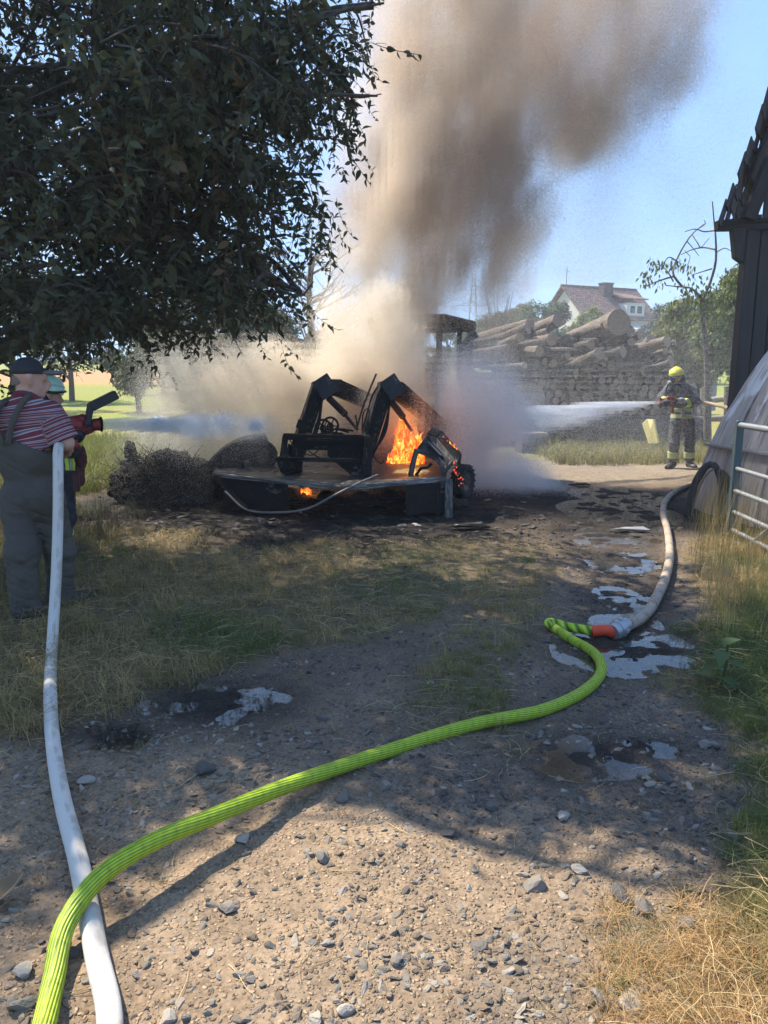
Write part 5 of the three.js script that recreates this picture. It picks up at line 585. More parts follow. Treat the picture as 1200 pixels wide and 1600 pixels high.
  const sUv = (x, y, z) => { const q = V(x, y, z), dr = q.clone().sub(shR).dot(armDir), dl = q.clone().sub(shL).dot(armDL), lat = V(x, 0, z).distanceTo(V(shR.x, 0, shR.z)); const onR = q.clone().sub(shR).addScaledVector(armDir, -dr).length() < 0.11 && dr > 0.03 && x > shR.x - 0.04, onL = q.clone().sub(shL).addScaledVector(armDL, -dl).length() < 0.11 && dl > 0.03 && x < shL.x + 0.04; if (onR) return [z * 2, -dr - 0.01]; if (onL) return [z * 2, -dl]; return [x + z, y - 0.13 * (x - chest.x) - 0.02 * Math.sin(y * 30)]; };
  const stripes = colorTex(64, 512, (u, v) => { const t = (v * 8) % 1, k = 0.8 + 0.3 * tfbm(u, v, 10, 3, 3); const red = [0.165, 0.028, 0.042], pale = [0.40, 0.36, 0.38], grey = [0.13, 0.10, 0.12]; let c = red; if (t < 0.10 || (t > 0.2 && t < 0.30)) c = pale; else if (t < 0.2) c = grey; else if (t > 0.62 && t < 0.70) c = pale; return c.map((q) => q * k); }); stripes.repeat.set(3, 2.6);
  const shirtMat = std([1, 1, 1], 0.9, { map: stripes, bumpMap: weave, bumpScale: 0.001 });
  const shirt = mesh('polo_shirt', skin(shirtP, { k: 0.045, cell: 0.0085, grow: 0.012, cut: sleeveEnd, fold: folds(0.018, 9), uv: sUv }), shirtMat, M);
  mesh('collar', rough(new THREE.TorusGeometry(0.076, 0.018, 8, 28).rotateX(Math.PI / 2 - 0.35).scale(1, 1.5, 1).translate(neck.x, neck.y - 0.012, neck.z), 0.006, 14), std([0.14, 0.02, 0.032], 0.9), shirt);
  // bib overalls
  const ovP = [...hipsP, ball(waist.clone().add(V(0.01, 0, -0.05)), 0.182, 0.17, 0.158), ball(at(42, 705, 4.97), 0.186, 0.2, 0.136), cap(hiR, knR, 0.10, 0.078), cap(knR, anR.clone().add(V(0, -0.02, 0)), 0.078, 0.076), cap(hiL, knL, 0.10, 0.08), cap(knL, anL.clone().add(V(0, -0.02, 0)), 0.08, 0.078)];
  const grey = cloth([0.068, 0.060, 0.047], 0.85, 17);
  const bibTop = (x) => lerpTable([[-2.75, 0], [-2.55, 1.24], [-2.48, 1.26], [-2.36, 1.19], [-2.18, 1.105], [-2.05, 1.09]], x);
  mesh('overalls', skin(ovP, { k: 0.05, cell: 0.0095, grow: 0.022, fold: (x, y, z) => folds(0.02, 7, 3)(x, y, z) + (y < 0.75 ? folds(0.022, 10, 8)(x, y, z) : 0), cut: (x, y, z) => Math.max(y - Math.max(1.09, bibTop(x)), 0.05 - y) }), grey, M);
  const st0 = V(-2.50, 1.22, chest.z + 0.165), strap = (pts, w) => tube(pts, w, 24, 8).applyMatrix4(new THREE.Matrix4());
  mesh('shoulder_strap', strap([at(13, 692, 4.80), at(20, 660, 4.80), at(33, 632, 4.83), at(46, 618, 4.9), at(50, 618, 5.02)], 0.021), grey, M);
  mesh('shoulder_strap', strap([at(4, 692, 4.80), at(-8, 660, 4.80), at(0, 634, 4.83), at(14, 625, 4.92), at(22, 624, 5.02)], 0.021), grey, M);
  const shoe = std([0.035, 0.033, 0.032], 0.7); for (const [a, t] of [[anR, toeR], [anL, toeL]]) { const b = mesh('shoe', skin([cap(a.clone().setY(0.075).add(V(-0.01, 0, 0.05)), t, 0.052, 0.045), cap(a.clone().setY(0.12), a.clone().setY(0.075), 0.056, 0.058)], { k: 0.03, cell: 0.009, cut: (x, y, z) => 0.012 - y }), shoe, M); mesh('sole', skin([cap(a.clone().setY(0.012).add(V(-0.01, 0, 0.055)), t.clone().setY(0.012), 0.056, 0.05)], { k: 0.03, cell: 0.009, cut: (x, y, z) => Math.max(y - 0.022, -0.008 - y) }), std([0.02, 0.02, 0.02], 0.9), b); }
  // cap with stitched panels and visor
  const capMat = cloth([0.022, 0.024, 0.03], 0.85, 27), cp = mesh('cap', skin([ball(H.at3(0, 0.045, -0.012), 0.097, 0.094, 0.114, H.q)], { k: 0.01, cell: 0.007, fold: folds(0.006, 16), cut: (x, y, z) => -(V(x, y, z).sub(H.at3(0, 0.03, 0)).dot(H.u.clone().addScaledVector(H.f, -0.06))) }), capMat, M);
  mesh('visor', skin([ball(H.at3(0, 0.045, 0.125), 0.078, 0.018, 0.085, H.q)], { k: 0.01, cell: 0.006, cut: (x, y, z) => 0.05 - V(x, y, z).sub(H.at3(0, 0, 0)).dot(H.f) }), std([0.16, 0.16, 0.16], 0.7), cp);
  mesh('cap_band', skin([ball(H.at3(0, 0.045, -0.012), 0.0985, 0.0955, 0.1155, H.q)], { k: 0.01, cell: 0.006, cut: (x, y, z) => { const d = V(x, y, z).sub(H.at3(0, 0.04, 0)).dot(H.u.clone().addScaledVector(H.f, -0.06)); return Math.abs(d) - 0.009; } }), std([0.012, 0.012, 0.014], 0.8), cp);
  mesh('cap_button', new THREE.SphereGeometry(0.009, 10, 8).translate(...P3(H.at3(0, 0.139, -0.012))), capMat, cp);
  mesh('strap_clip', box(0.03, 0.014, 0.008, 0, 0, 0, 0.003).applyQuaternion(H.q).translate(...P3(H.at3(0, 0.03, -0.128))), std([0.5, 0.36, 0.12], 0.4, { metalness: 0.7 }), cp);
}
const bandMat = std([0.46, 0.62, 0.05], 0.5), silver = std([0.34, 0.36, 0.34], 0.4, { metalness: 0.3 }), suit = cloth([0.022, 0.025, 0.035], 0.88, 37), suit2 = cloth([0.055, 0.060, 0.075], 0.85, 47), bootMat = std([0.03, 0.03, 0.032], 0.6);
const ringCut = (c, dir, h) => (x, y, z) => Math.abs((x - c.x) * dir.x + (y - c.y) * dir.y + (z - c.z) * dir.z) - h;
function nozzle(name, label, tip, dir, up, held) { // pistol-grip branch pipe with bail lever
  const N = thing(name, label, 'fire nozzle', [0, 0, 0]), d = dir.clone().normalize(), s = new THREE.Vector3().crossVectors(d, up).normalize(), u = new THREE.Vector3().crossVectors(s, d).normalize(), p = (a, b, c = 0) => tip.clone().addScaledVector(d, a).addScaledVector(u, b).addScaledVector(s, c), red = std([0.24, 0.018, 0.02], 0.5), blk = std([0.022, 0.022, 0.024], 0.6);
  mesh('tip_bumper', [rod(p(-0.075, 0), p(0, 0), 0.05, 0.056, 20), new THREE.TorusGeometry(0.053, 0.012, 8, 22).applyMatrix4(new THREE.Matrix4().makeBasis(s, u, d)).translate(...P3(p(-0.01, 0)))], red, N);
  mesh('barrel', [rod(p(-0.14, 0), p(-0.07, 0), 0.036, 0.04, 18), rod(p(-0.3, 0), p(-0.13, 0), 0.03, 0.034, 18)], blk, N);
  mesh('valve_body', skin([ball(p(-0.19, 0), 0.06), cap(p(-0.26, 0.045), p(-0.15, 0.06), 0.026), cap(p(-0.15, 0.06), p(-0.10, 0), 0.022)], { k: 0.03, cell: 0.007 }), red, N);
  mesh('coupling', [rod(p(-0.42, 0), p(-0.3, 0), 0.044, 0.044, 20), rod(p(-0.38, 0), p(-0.34, 0), 0.055, 0.055, 20)], alu, N);
  mesh('pistol_grip', skin([cap(p(-0.2, -0.04), p(-0.23, -0.17), 0.024, 0.022), cap(p(-0.23, -0.17), p(-0.2, -0.18), 0.022, 0.02)], { k: 0.02, cell: 0.007 }), red, N);
  mesh('bail_handle', held ? [beam(p(-0.12, 0.0, 0.06), p(-0.08, 0.17, 0.055), 0.03, 0.045, 0.006), beam(p(-0.12, 0.0, -0.06), p(-0.08, 0.17, -0.055), 0.03, 0.045, 0.006), beam(p(-0.085, 0.145, 0), p(0.13, 0.25, 0), 0.15, 0.075, 0.012, u)] : [beam(p(-0.17, 0.0, 0.05), p(-0.2, 0.1, 0.05), 0.02, 0.02, 0.005), beam(p(-0.17, 0.0, -0.05), p(-0.2, 0.1, -0.05), 0.02, 0.02, 0.005), beam(p(-0.2, 0.1, -0.05), p(-0.2, 0.1, 0.05), 0.02, 0.02, 0.005)], blk, N);
  return { N, p };
}
function fireman(label, J, o) {
  const M = thing('person', label, 'person', [0, 0, 0]), H = headPrims(J.head, o.face, V(0, 1, 0), 1);
  const torso = [ball(J.chest, 0.19, 0.21, 0.135, o.q), ball(J.belly, 0.175, 0.2, 0.135, o.q), cap(J.shR.clone().lerp(J.chest, 0.2), J.shL.clone().lerp(J.chest, 0.2), 0.09, 0.09)];
  const armC = [cap(J.shR, J.elR, 0.085, 0.068), cap(J.elR, J.wrR, 0.068, 0.056), cap(J.shL, J.elL, 0.085, 0.068), cap(J.elL, J.wrL, 0.068, 0.056)];
  const legC = [ball(J.pel, 0.175, 0.15, 0.14, o.q), cap(J.hiR, J.knR, 0.105, 0.088), cap(J.knR, J.anR, 0.088, 0.08), cap(J.hiL, J.knL, 0.105, 0.088), cap(J.knL, J.anL, 0.088, 0.08)];
  const thinP = [...H.P, cap(J.neck, J.head, 0.06, 0.056), cap(J.chest, J.neck, 0.1, 0.06), ...[...torso, ...armC, ...legC].map((q) => (q.c ? { ...q, r: q.r.clone().multiplyScalar(0.82) } : { ...q, ra: q.ra * 0.66, rb: q.rb * 0.6 }))];
  mesh('body', skin(thinP, { k: 0.03, cell: 0.011 }), skinMat, M);
  const jk = [...torso, ...armC, ball(J.pel.clone().add(V(0, 0.03, 0)), 0.185, 0.13, 0.15, o.q), cap(J.chest.clone().lerp(J.neck, 0.5), J.neck, 0.1, 0.078)], hem = (x, y, z) => J.hem - y, F = folds(0.024, 8, 5);
  const jacket = mesh('jacket', skin(jk, { k: 0.05, cell: 0.011, grow: 0.008, fold: F, cut: hem }), o.suit, M), leg = mesh('trousers', skin(legC, { k: 0.045, cell: 0.011, grow: 0.006, fold: folds(0.03, 8, 9), cut: (x, y, z) => 0.14 - y }), o.suit, M);
  const ring = (P, c, d, h, m, parent, name = 'reflective_band', near = 9) => mesh(name, skin(P, { k: 0.05, cell: 0.0075, grow: 0.015, fold: (x, y, z) => F(x, y, z) * 0.5, cut: (x, y, z) => Math.max(ringCut(c, d, h)(x, y, z), V(x, y, z).distanceTo(c) - near) }), m, parent);
  for (const y of o.hemBands) ring([...torso, ball(J.pel.clone().add(V(0, 0.03, 0)), 0.185, 0.13, 0.15, o.q)], V(J.pel.x, y, J.pel.z), V(0, 1, 0), o.bandH, o.band, jacket);
  if (o.silverY) for (const y of o.silverY) ring([...torso, ball(J.pel.clone().add(V(0, 0.03, 0)), 0.185, 0.13, 0.15, o.q)], V(J.pel.x, y, J.pel.z), V(0, 1, 0), 0.012, silver, jacket);
  for (const [a, b] of [[J.elR, J.wrR], [J.elL, J.wrL]]) { const d = b.clone().sub(a).normalize(), c = a.clone().lerp(b, 0.62); ring(armC, c, d, 0.03, bandMat, jacket, 'cuff_band', 0.14); }
  for (const [a, b] of [[J.knR, J.anR], [J.knL, J.anL]]) for (const t of [0.5, 0.66]) ring(legC.slice(1), a.clone().lerp(b, t), b.clone().sub(a).normalize(), 0.028, o.band, leg, 'reflective_band', 0.17);
  mesh('glove', [[J.wrR, J.hR, J.grR, J.acR], [J.wrL, J.hL, J.grL, J.acL]].map(([a, b, c, d]) => skin(fingers(a, b, c, d, 0.0125), { k: 0.014, cell: 0.005, grow: 0.003 })), o.glove, M);
  for (const [a, t] of [[J.anR, J.toR], [J.anL, J.toL]]) mesh('boot', skin([cap(a.clone().setY(0.32), a.clone().setY(0.09), 0.07, 0.06), cap(a.clone().setY(0.075), t, 0.058, 0.048)], { k: 0.04, cell: 0.01, cut: (x, y, z) => 0.004 - y }), bootMat, M);
  // helmet: shell, neck cover, brow band
  const h = mesh('helmet', skin([ball(H.at3(0, 0.055, -0.005), 0.122, 0.118, 0.142, H.q), cap(H.at3(-0.02, 0.165, -0.02), H.at3(0.02, 0.165, -0.02), 0.01)], { k: 0.03, cell: 0.008, cut: (x, y, z) => -(V(x, y, z).sub(H.at3(0, 0.028, 0)).dot(H.u.clone().addScaledVector(H.f, 0.16))) }), o.helmet, M);
  mesh('helmet_stripe', skin([ball(H.at3(0, 0.055, -0.005), 0.125, 0.121, 0.145, H.q)], { k: 0.02, cell: 0.0065, cut: (x, y, z) => Math.abs(V(x, y, z).sub(H.at3(0, 0.085, 0)).dot(H.u)) - 0.010 }), o.stripe, h);
  mesh('helmet_brim', skin([ball(H.at3(0, 0.035, 0.01), 0.128, 0.022, 0.155, H.q)], { k: 0.02, cell: 0.007 }), bootMat, h);
  mesh('neck_guard', skin([ball(H.at3(0, -0.04, -0.045), 0.10, 0.095, 0.085, H.q)], { k: 0.02, cell: 0.009, fold: folds(0.012, 12), cut: (x, y, z) => V(x, y, z).sub(H.at3(0, 0, 0.015)).dot(H.f) }), suit, h);
  return { M, H, jacket, armC, torso, ring, leg };
}
const qy = (a) => new THREE.Quaternion().setFromAxisAngle(V(0, 1, 0), a);
{ // firefighter at the left jet, half hidden behind the man in overalls
  const z = 6.5, J = { head: at(77, 617, 6.6), neck: at(80, 644, 6.58), chest: at(86, 680, 6.6), belly: at(89, 716, 6.6), pel: at(88, 752, 6.6), shR: at(106, 670, 6.45), shL: at(70, 668, 6.85), elR: at(110, 700, 6.3), wrR: at(121, 678, 6.2), elL: at(104, 692, 6.9), wrL: at(128, 668, 6.6), hiR: at(98, 758, 6.5), hiL: at(77, 758, 6.7), knR: at(100, 810, 6.5), knL: at(75, 812, 6.75), anR: at(94, 862, 6.55), anL: at(68, 862, 6.7), hem: at(100, 775, 6.4).y };
  J.anR.y = J.anL.y = 0.1; J.toR = J.anR.clone().add(V(0.16, -0.055, -0.1)); J.toL = J.anL.clone().add(V(0.15, -0.055, -0.12));
  J.hR = J.wrR.clone().add(V(0.06, 0.02, -0.02)); J.grR = J.hR.clone().add(V(0.02, 0.03, -0.05)); J.acR = V(0.2, -0.3, -0.9).normalize(); J.hL = J.wrL.clone().add(V(0.05, 0.02, 0.03)); J.grL = J.hL.clone().add(V(0.02, 0.03, 0.05)); J.acL = V(0.2, 0.6, -0.6).normalize();
  const f = fireman('firefighter in dark jacket and pale mint helmet, half hidden, aiming the left jet', J, { face: V(0.8, -0.18, -0.6), q: qy(-0.9), suit, band: bandMat, bandH: 0.019, hemBands: [J.hem + 0.03, J.hem + 0.10], silverY: [J.hem + 0.065], glove: std([0.16, 0.02, 0.025], 0.7), helmet: std([0.55, 0.88, 0.68], 0.4), stripe: std([0.42, 0.55, 0.62], 0.4) });
  const a = J.shR.clone().lerp(J.elR, 0.5); mesh('side_band', [beam(at(103, 708, 6.3), at(106, 735, 6.32), 0.035, 0.012, 0.004, V(0, 0, 1))], bandMat, f.jacket); mesh('side_band', [beam(at(109, 708, 6.31), at(112, 735, 6.33), 0.022, 0.012, 0.004, V(0, 0, 1))], silver, f.jacket); mesh('side_band', [beam(at(113, 707, 6.32), at(116, 735, 6.34), 0.02, 0.012, 0.004, V(0, 0, 1))], bandMat, f.jacket);
  mesh('hanging_strap', [beam(at(118, 730, 6.4), at(121, 768, 6.4), 0.05, 0.05, 0.01, V(0, 0, 1)), skin([ball(at(126, 715, 6.7), 0.055, 0.12, 0.08), ball(at(124, 745, 6.7), 0.05, 0.1, 0.07)], { k: 0.05, cell: 0.012, fold: folds(0.02, 12) })], cloth([0.07, 0.014, 0.02], 0.8, 57), f.M);
  nozzle('fire_nozzle', 'red fire nozzle with black lever handle held by the half hidden firefighter', at(160, 663, 6.28), V(1, 0.0, -0.5), V(0, 1, 0), true);
}
{ // firefighter with the yellow helmet at the far right, body to us, head turned to the jet
  const d = 13.3, J = { head: at(1057, 589, 13.25), neck: at(1062, 601, d), chest: at(1064, 617, d), belly: at(1065, 637, d), pel: at(1066, 656, d), shR: at(1046, 607, 13.2), shL: at(1083, 608, 13.35), elR: at(1034, 621, 12.9), wrR: at(1040, 630, 12.68), elL: at(1087, 628, 13.1), wrL: at(1059, 632, 12.78), hiR: at(1056, 660, d), hiL: at(1076, 660, d), knR: at(1053, 692, 13.25), knL: at(1077, 692, 13.3), anR: at(1051, 724, d), anL: at(1077, 724, 13.35), hem: at(1066, 655, d).y };
  J.anR.y = J.anL.y = 0.1; J.toR = J.anR.clone().add(V(-0.14, -0.055, 0.12)); J.toL = J.anL.clone().add(V(0.02, -0.055, 0.19));
  J.hR = J.wrR.clone().add(V(-0.05, 0.0, 0.03)); J.grR = J.hR.clone().add(V(-0.02, -0.03, -0.045)); J.acR = V(0.2, 0.7, 0.4).normalize(); J.hL = J.wrL.clone().add(V(-0.06, 0, 0.02)); J.grL = J.hL.clone().add(V(-0.02, -0.035, -0.04)); J.acL = V(0.2, 0.8, 0.4).normalize();
  const f = fireman('firefighter with yellow helmet and breathing mask standing by the log pile spraying', J, { face: V(-0.93, -0.22, 0.3), q: qy(-0.25), suit: suit2, band: std([0.40, 0.46, 0.19], 0.55), bandH: 0.034, hemBands: [J.hem + 0.055, J.hem + 0.165], glove: std([0.06, 0.05, 0.055], 0.7), helmet: std([0.68, 0.62, 0.02], 0.35), stripe: std([0.35, 0.62, 0.2], 0.45) });
  const mk = mesh('breathing_mask', skin([ball(f.H.at3(0, -0.02, 0.085), 0.062, 0.075, 0.045, f.H.q), ball(f.H.at3(0, -0.06, 0.125), 0.03, 0.03, 0.03, f.H.q)], { k: 0.03, cell: 0.008 }), std([0.05, 0.05, 0.055], 0.3), f.M); mesh('mask_filter', rod(f.H.at3(0.0, -0.065, 0.14), f.H.at3(0.0, -0.07, 0.19), 0.034, 0.036, 14), std([0.55, 0.56, 0.58], 0.5), mk);
  mesh('air_hose', tube([f.H.at3(0.02, -0.08, 0.13), at(1042, 604, 12.95), at(1040, 614, 12.95), at(1050, 622, 13.02)], 0.018, 20, 8), bootMat, f.M);
  mesh('helmet_lamp', skin([ball(f.H.at3(0.105, 0.10, 0.02), 0.03, 0.03, 0.05, f.H.q)], { cell: 0.008 }), std([0.6, 0.6, 0.56], 0.4), f.M);
  mesh('air_cylinder', skin([cap(at(1070, 610, 13.55), at(1072, 645, 13.55), 0.085)], { cell: 0.012 }), std([0.05, 0.05, 0.05], 0.4), f.M); for (const x of [1053, 1078]) mesh('harness_strap', tube([at(x, 603, 13.1), at(x - 1, 615, 13.1), at(x, 632, 13.08)], 0.02, 12, 8), bootMat, f.M);
  mesh('belt_buckle', box(0.07, 0.12, 0.03, ...P3(at(1067, 646, 13.08)), 0.01), std([0.4, 0.42, 0.42], 0.4, { metalness: 0.5 }), f.M); mesh('zip_pull', box(0.02, 0.13, 0.015, ...P3(at(1071, 660, 13.1)), 0.005), std([0.3, 0.03, 0.04], 0.6), f.M);
  for (const [x, y] of [[1058, 629], [1073, 629]]) mesh('forearm_patch', skin([cap(at(x, y - 3, 12.88), at(x + 3, y + 4, 12.9), 0.045)], { cell: 0.009 }), bandMat, f.M);
  nozzle('fire_nozzle', 'small red fire nozzle in the hands of the yellow-helmeted firefighter', at(1030, 627, 12.72), V(-1, -0.03, -0.05), V(0, 1, 0));
  single('attack_hose', 'grey hose running level behind the yellow-helmeted firefighter to the panel', 'fire hose', tube([at(1050, 628, 12.78), at(1068, 626, 13.0), at(1086, 627, 13.2), at(1110, 631, 13.0), at(1132, 636, 12.6), at(1165, 648, 12.2)], 0.032, 40, 12), greyHose);
}

// ------------------------------------------------------------------ the great tree on the left, hanging over the track
{
  const T = thing('walnut_tree', 'large dark leafy tree hanging over the two men, branches drooping', 'tree', [0, 0, 0]), wood = [], twigs = [], base = V(-4.9, 0, -7.0);
  const limbs = [];
  const limb = (pts, r0) => { wood.push(tube(pts, (q) => r0 * Math.pow(1 - 0.97 * q, 0.9) + 0.004, 30, 9)); limbs.push(new THREE.CatmullRomCurve3(pts.map((p) => (p.isVector3 ? p : V(...p))))); };
  limb([base.clone().setY(-0.2), V(-4.85, 1.2, -7.0), V(-4.75, 2.4, -7.0), V(-4.6, 4.2, -6.9), V(-4.4, 6.4, -6.9), V(-4.3, 8.2, -7)], 0.32);
  limb([V(-4.8, 1.6, -7), at(-60, 575, 6.9), at(40, 532, 6.7), at(130, 508, 6.6), at(230, 502, 6.6), at(330, 520, 6.8)], 0.15);
  limb([V(-4.7, 2.2, -7), at(-20, 460, 6.8), at(120, 445, 6.6), at(260, 435, 6.5), at(370, 445, 6.6), at(450, 447, 6.8), at(476, 462, 6.9)], 0.13);
  limb([V(-4.7, 2.6, -6.9), at(60, 360, 6.4), at(200, 330, 6.2), at(330, 350, 6.3), at(420, 395, 6.5)], 0.11);
  limb([V(-4.65, 3.0, -6.9), at(120, 230, 6.1), at(240, 165, 6), at(350, 180, 6.1), at(470, 150, 6.2), at(590, 150, 6.3)], 0.1);
  limb([V(-4.6, 3.6, -6.9), at(180, 110, 6.2), at(330, 60, 6.1), at(470, 30, 6.2), at(600, 5, 6.3)], 0.1);
  limb([V(-4.6, 4.0, -6.9), V(-3.4, 5.4, -6.6), V(-2.0, 6.0, -6.7), V(-0.6, 6.0, -7.0), V(0.5, 5.6, -7.2)], 0.1);
  limb([V(-4.6, 3.4, -6.8), V(-4.2, 4.0, -5.6), V(-3.6, 4.3, -4.6), V(-3.1, 4.1, -3.9)], 0.1);
  limb([V(-4.6, 4.4, -6.8), V(-3.6, 5.6, -5.8), V(-2.6, 6.2, -5.4), V(-1.8, 6.0, -5.3)], 0.09);
  limb([V(-4.6, 3.2, -7.1), V(-4.0, 3.9, -8.4), V(-3.2, 4.2, -9.6), V(-2.2, 3.7, -10.4)], 0.1);
  limb([V(-4.5, 4.6, -7.0), V(-3.2, 5.8, -8.0), V(-1.8, 6.2, -8.6), V(-0.6, 5.8, -8.8)], 0.09);
  limb([V(-4.7, 2.4, -7.0), V(-5.6, 3.2, -6.2), V(-6.6, 3.6, -5.4), V(-7.4, 3.2, -4.8)], 0.11);
  limb([V(-4.5, 5.4, -6.9), V(-5.0, 6.8, -6.4), V(-5.4, 7.6, -5.8)], 0.08);
  // where foliage may hang, its front edge shaped to keep a ground patch sunlit
  const inside = (p, n) => {
    const xm = -1.12 + (p.y - 1.8) * 0.38 + (n - 0.5) * 0.5, hi = 7.9 - 0.16 * ((p.x + 4.0) ** 2) * 0.5, X = p.x + 0.577 * p.y, Z = p.z + 0.527 * p.y, zf = lerpTable([[-3, -0.4], [-1.3, -0.9], [-0.85, -1.9], [-0.45, -2.8], [0, -2.6], [0.5, -2.4], [0.95, -2.2], [1.3, -2.1], [2.2, -2.4], [3.2, -3.5]], X) - p.y * 0.527 + (n - 0.5) * 0.35;
    if (p.x > Math.min(xm, 0.75) || p.y > hi || p.z > Math.min(zf, -3.3) || Math.hypot(p.x + 4.3, (p.z + 6.6) * 1.15) > 4.9) return false;
    { const gx = p.x + 2.45, gy = p.y - 1.2, gz = p.z + 7.7, t = gx * SUN.x + gy * SUN.y + gz * SUN.z; if (t > 0 && Math.hypot(gx - SUN.x * t, gy - SUN.y * t, gz - SUN.z * t) < 0.42) return false; }  // gap added along the sun direction so sunlight reaches the water jet
    const floor = 1.74 + 0.28 * smooth(-2.5, -1.8, p.x) * smooth(-0.9, -1.6, p.x) * 0.6 + 0.15 * smooth(-3.6, -2.9, p.x) + 0.5 * smooth(-6.5, -4, p.z) + (noise(p.x * 2.6, p.z * 2.6) - 0.42) * 1.1;
    return p.y > floor && p.y - p.z * 0.0 > 1.4;
  };
  const n0 = limbs.length; const sprigs = [], q = V(0, 0, 0), nodes = [];
  for (let i = 0; i < n0; i++) for (let k = 0; k < (i === 0 ? 10 : 16); k++) { // side branches
    const c = limbs[i], t = i === 0 ? rr(0.35, 1) : rr(0.2, 1), s = c.getPoint(t), a = rr(0, 6.3), l = rr(0.7, 1.9), up = rr(-0.5, 0.7), e = s.clone().add(V(Math.cos(a) * l, up * l, Math.sin(a) * l)), m = s.clone().lerp(e, 0.5).add(V(0, 0.12, 0));
    if (!inside(e, 0.5)) continue;
    wood.push(tube([s, m, e], (u) => 0.026 * (1 - 0.75 * u) + 0.005, 10, 5)); nodes.push(new THREE.CatmullRomCurve3([s, m, e]));
  }
  for (const c of [...nodes, ...limbs.slice(1)]) for (let k = 0; k < 6; k++) { const s = c.getPoint(rr(0.25, 1)), a = rr(0, 6.3), l = rr(0.35, 0.9), e = s.clone().add(V(Math.cos(a) * l, rr(-0.6, 0.25) * l, Math.sin(a) * l)); if (!inside(e, 0.5)) continue; twigs.push(tube([s, s.clone().lerp(e, 0.5).add(V(0, 0.06, 0)), e], (u) => 0.010 * (1 - 0.7 * u) + 0.0025, 6, 4)); nodes.push(new THREE.CatmullRomCurve3([s, e])); }
  // twigs seen against the smoke
  for (const [p, r] of [[[[500, 160], [530, 150], [565, 153], [596, 147]], 0.009], [[[470, 130], [500, 105], [520, 118], [548, 112]], 0.008], [[[480, 20], [520, 40], [560, 52], [566, 60]], 0.008], [[[420, 300], [450, 270], [470, 240]], 0.01], [[[430, 450], [470, 462], [490, 440]], 0.01]]) { const pts = p.map(([x, y], i) => at(x, y, 6.3 + 0.05 * i)); twigs.push(tube(pts, (u) => r * (1 - 0.7 * u) + 0.002, 14, 5)); nodes.push(new THREE.CatmullRomCurve3(pts)); }
  mesh('trunk', wood, barkDark, T); tag(mesh('twig', merge(twigs), barkDark, T), null, null, null, 'stuff');
  // hanging sprigs: a stem with leaves on both sides
  const forms = [0, 1, 2, 3].map((v) => { const g = [], n = 8 + v, L = 0.30 + 0.045 * v; const bend = (t) => V(0.16 * t * (v % 2 ? 1 : -0.6), -L * t, 0.05 * Math.sin(t * 3 + v)); g.push(tube([bend(0), bend(0.33), bend(0.66), bend(1)], 0.0028, 5, 4)); for (let i = 0; i < n; i++) { const t = (i + 0.6) / n, p = bend(t), l = leafShape(rr(0.055, 0.112), rr(0.034, 0.056), rr(0.05, 0.5), rr(0.1, 0.6)); l.applyMatrix4(place(p.x, p.y, p.z, rr(-0.8, 0.8), i * 2.4 + rr(-0.7, 0.7), rr(-1.3, 0.1), 1)); g.push(l); } return merge(g); });
  const put = (p) => { const k = rr(0.6, 1.35), y = rnd() < 0.07 ? 1.7 : 1; sprigs.push({ m: place(p.x, p.y, p.z, rr(-0.85, 0.85), rr(0, 6.3), rr(-0.85, 0.85), rr(0.7, 1.2)), c: col(0.060 * k * y, 0.070 * k, 0.036 * k) }); };
  for (const c of nodes) { const n = Math.round(c.getLength() * 8); for (let i = 0; i < n; i++) { c.getPoint(rr(0.15, 1), q); q.add(V(gauss() * 0.08, gauss() * 0.06, gauss() * 0.08)); if (inside(q, noise(q.x * 1.4, q.y * 1.4, q.z * 1.4))) put(q); } }
  for (let i = 0; i < 40000; i++) { q.set(rr(-9, 0.9), rr(1.4, 8), rr(-12, -2.6)); const n = noise(q.x * 1.1, q.y * 1.1, q.z * 1.1); if (n < 0.5 - 0.05 * smooth(-2, -3.2, q.x) - 0.1 * smooth(3.6, 2.8, q.y) || !inside(q, noise(q.x * 1.6 + 3, q.y * 1.6, q.z * 1.6))) continue; if (rnd() < 0.28 + 0.12 * smooth(-2.4, -3.4, q.x)) put(q); }
  for (let v = 0; v < 4; v++) tag(instances('crown', forms[v], leafDark, sprigs.filter((_, i) => i % 4 === v), T, true), null, null, null, 'stuff');
}

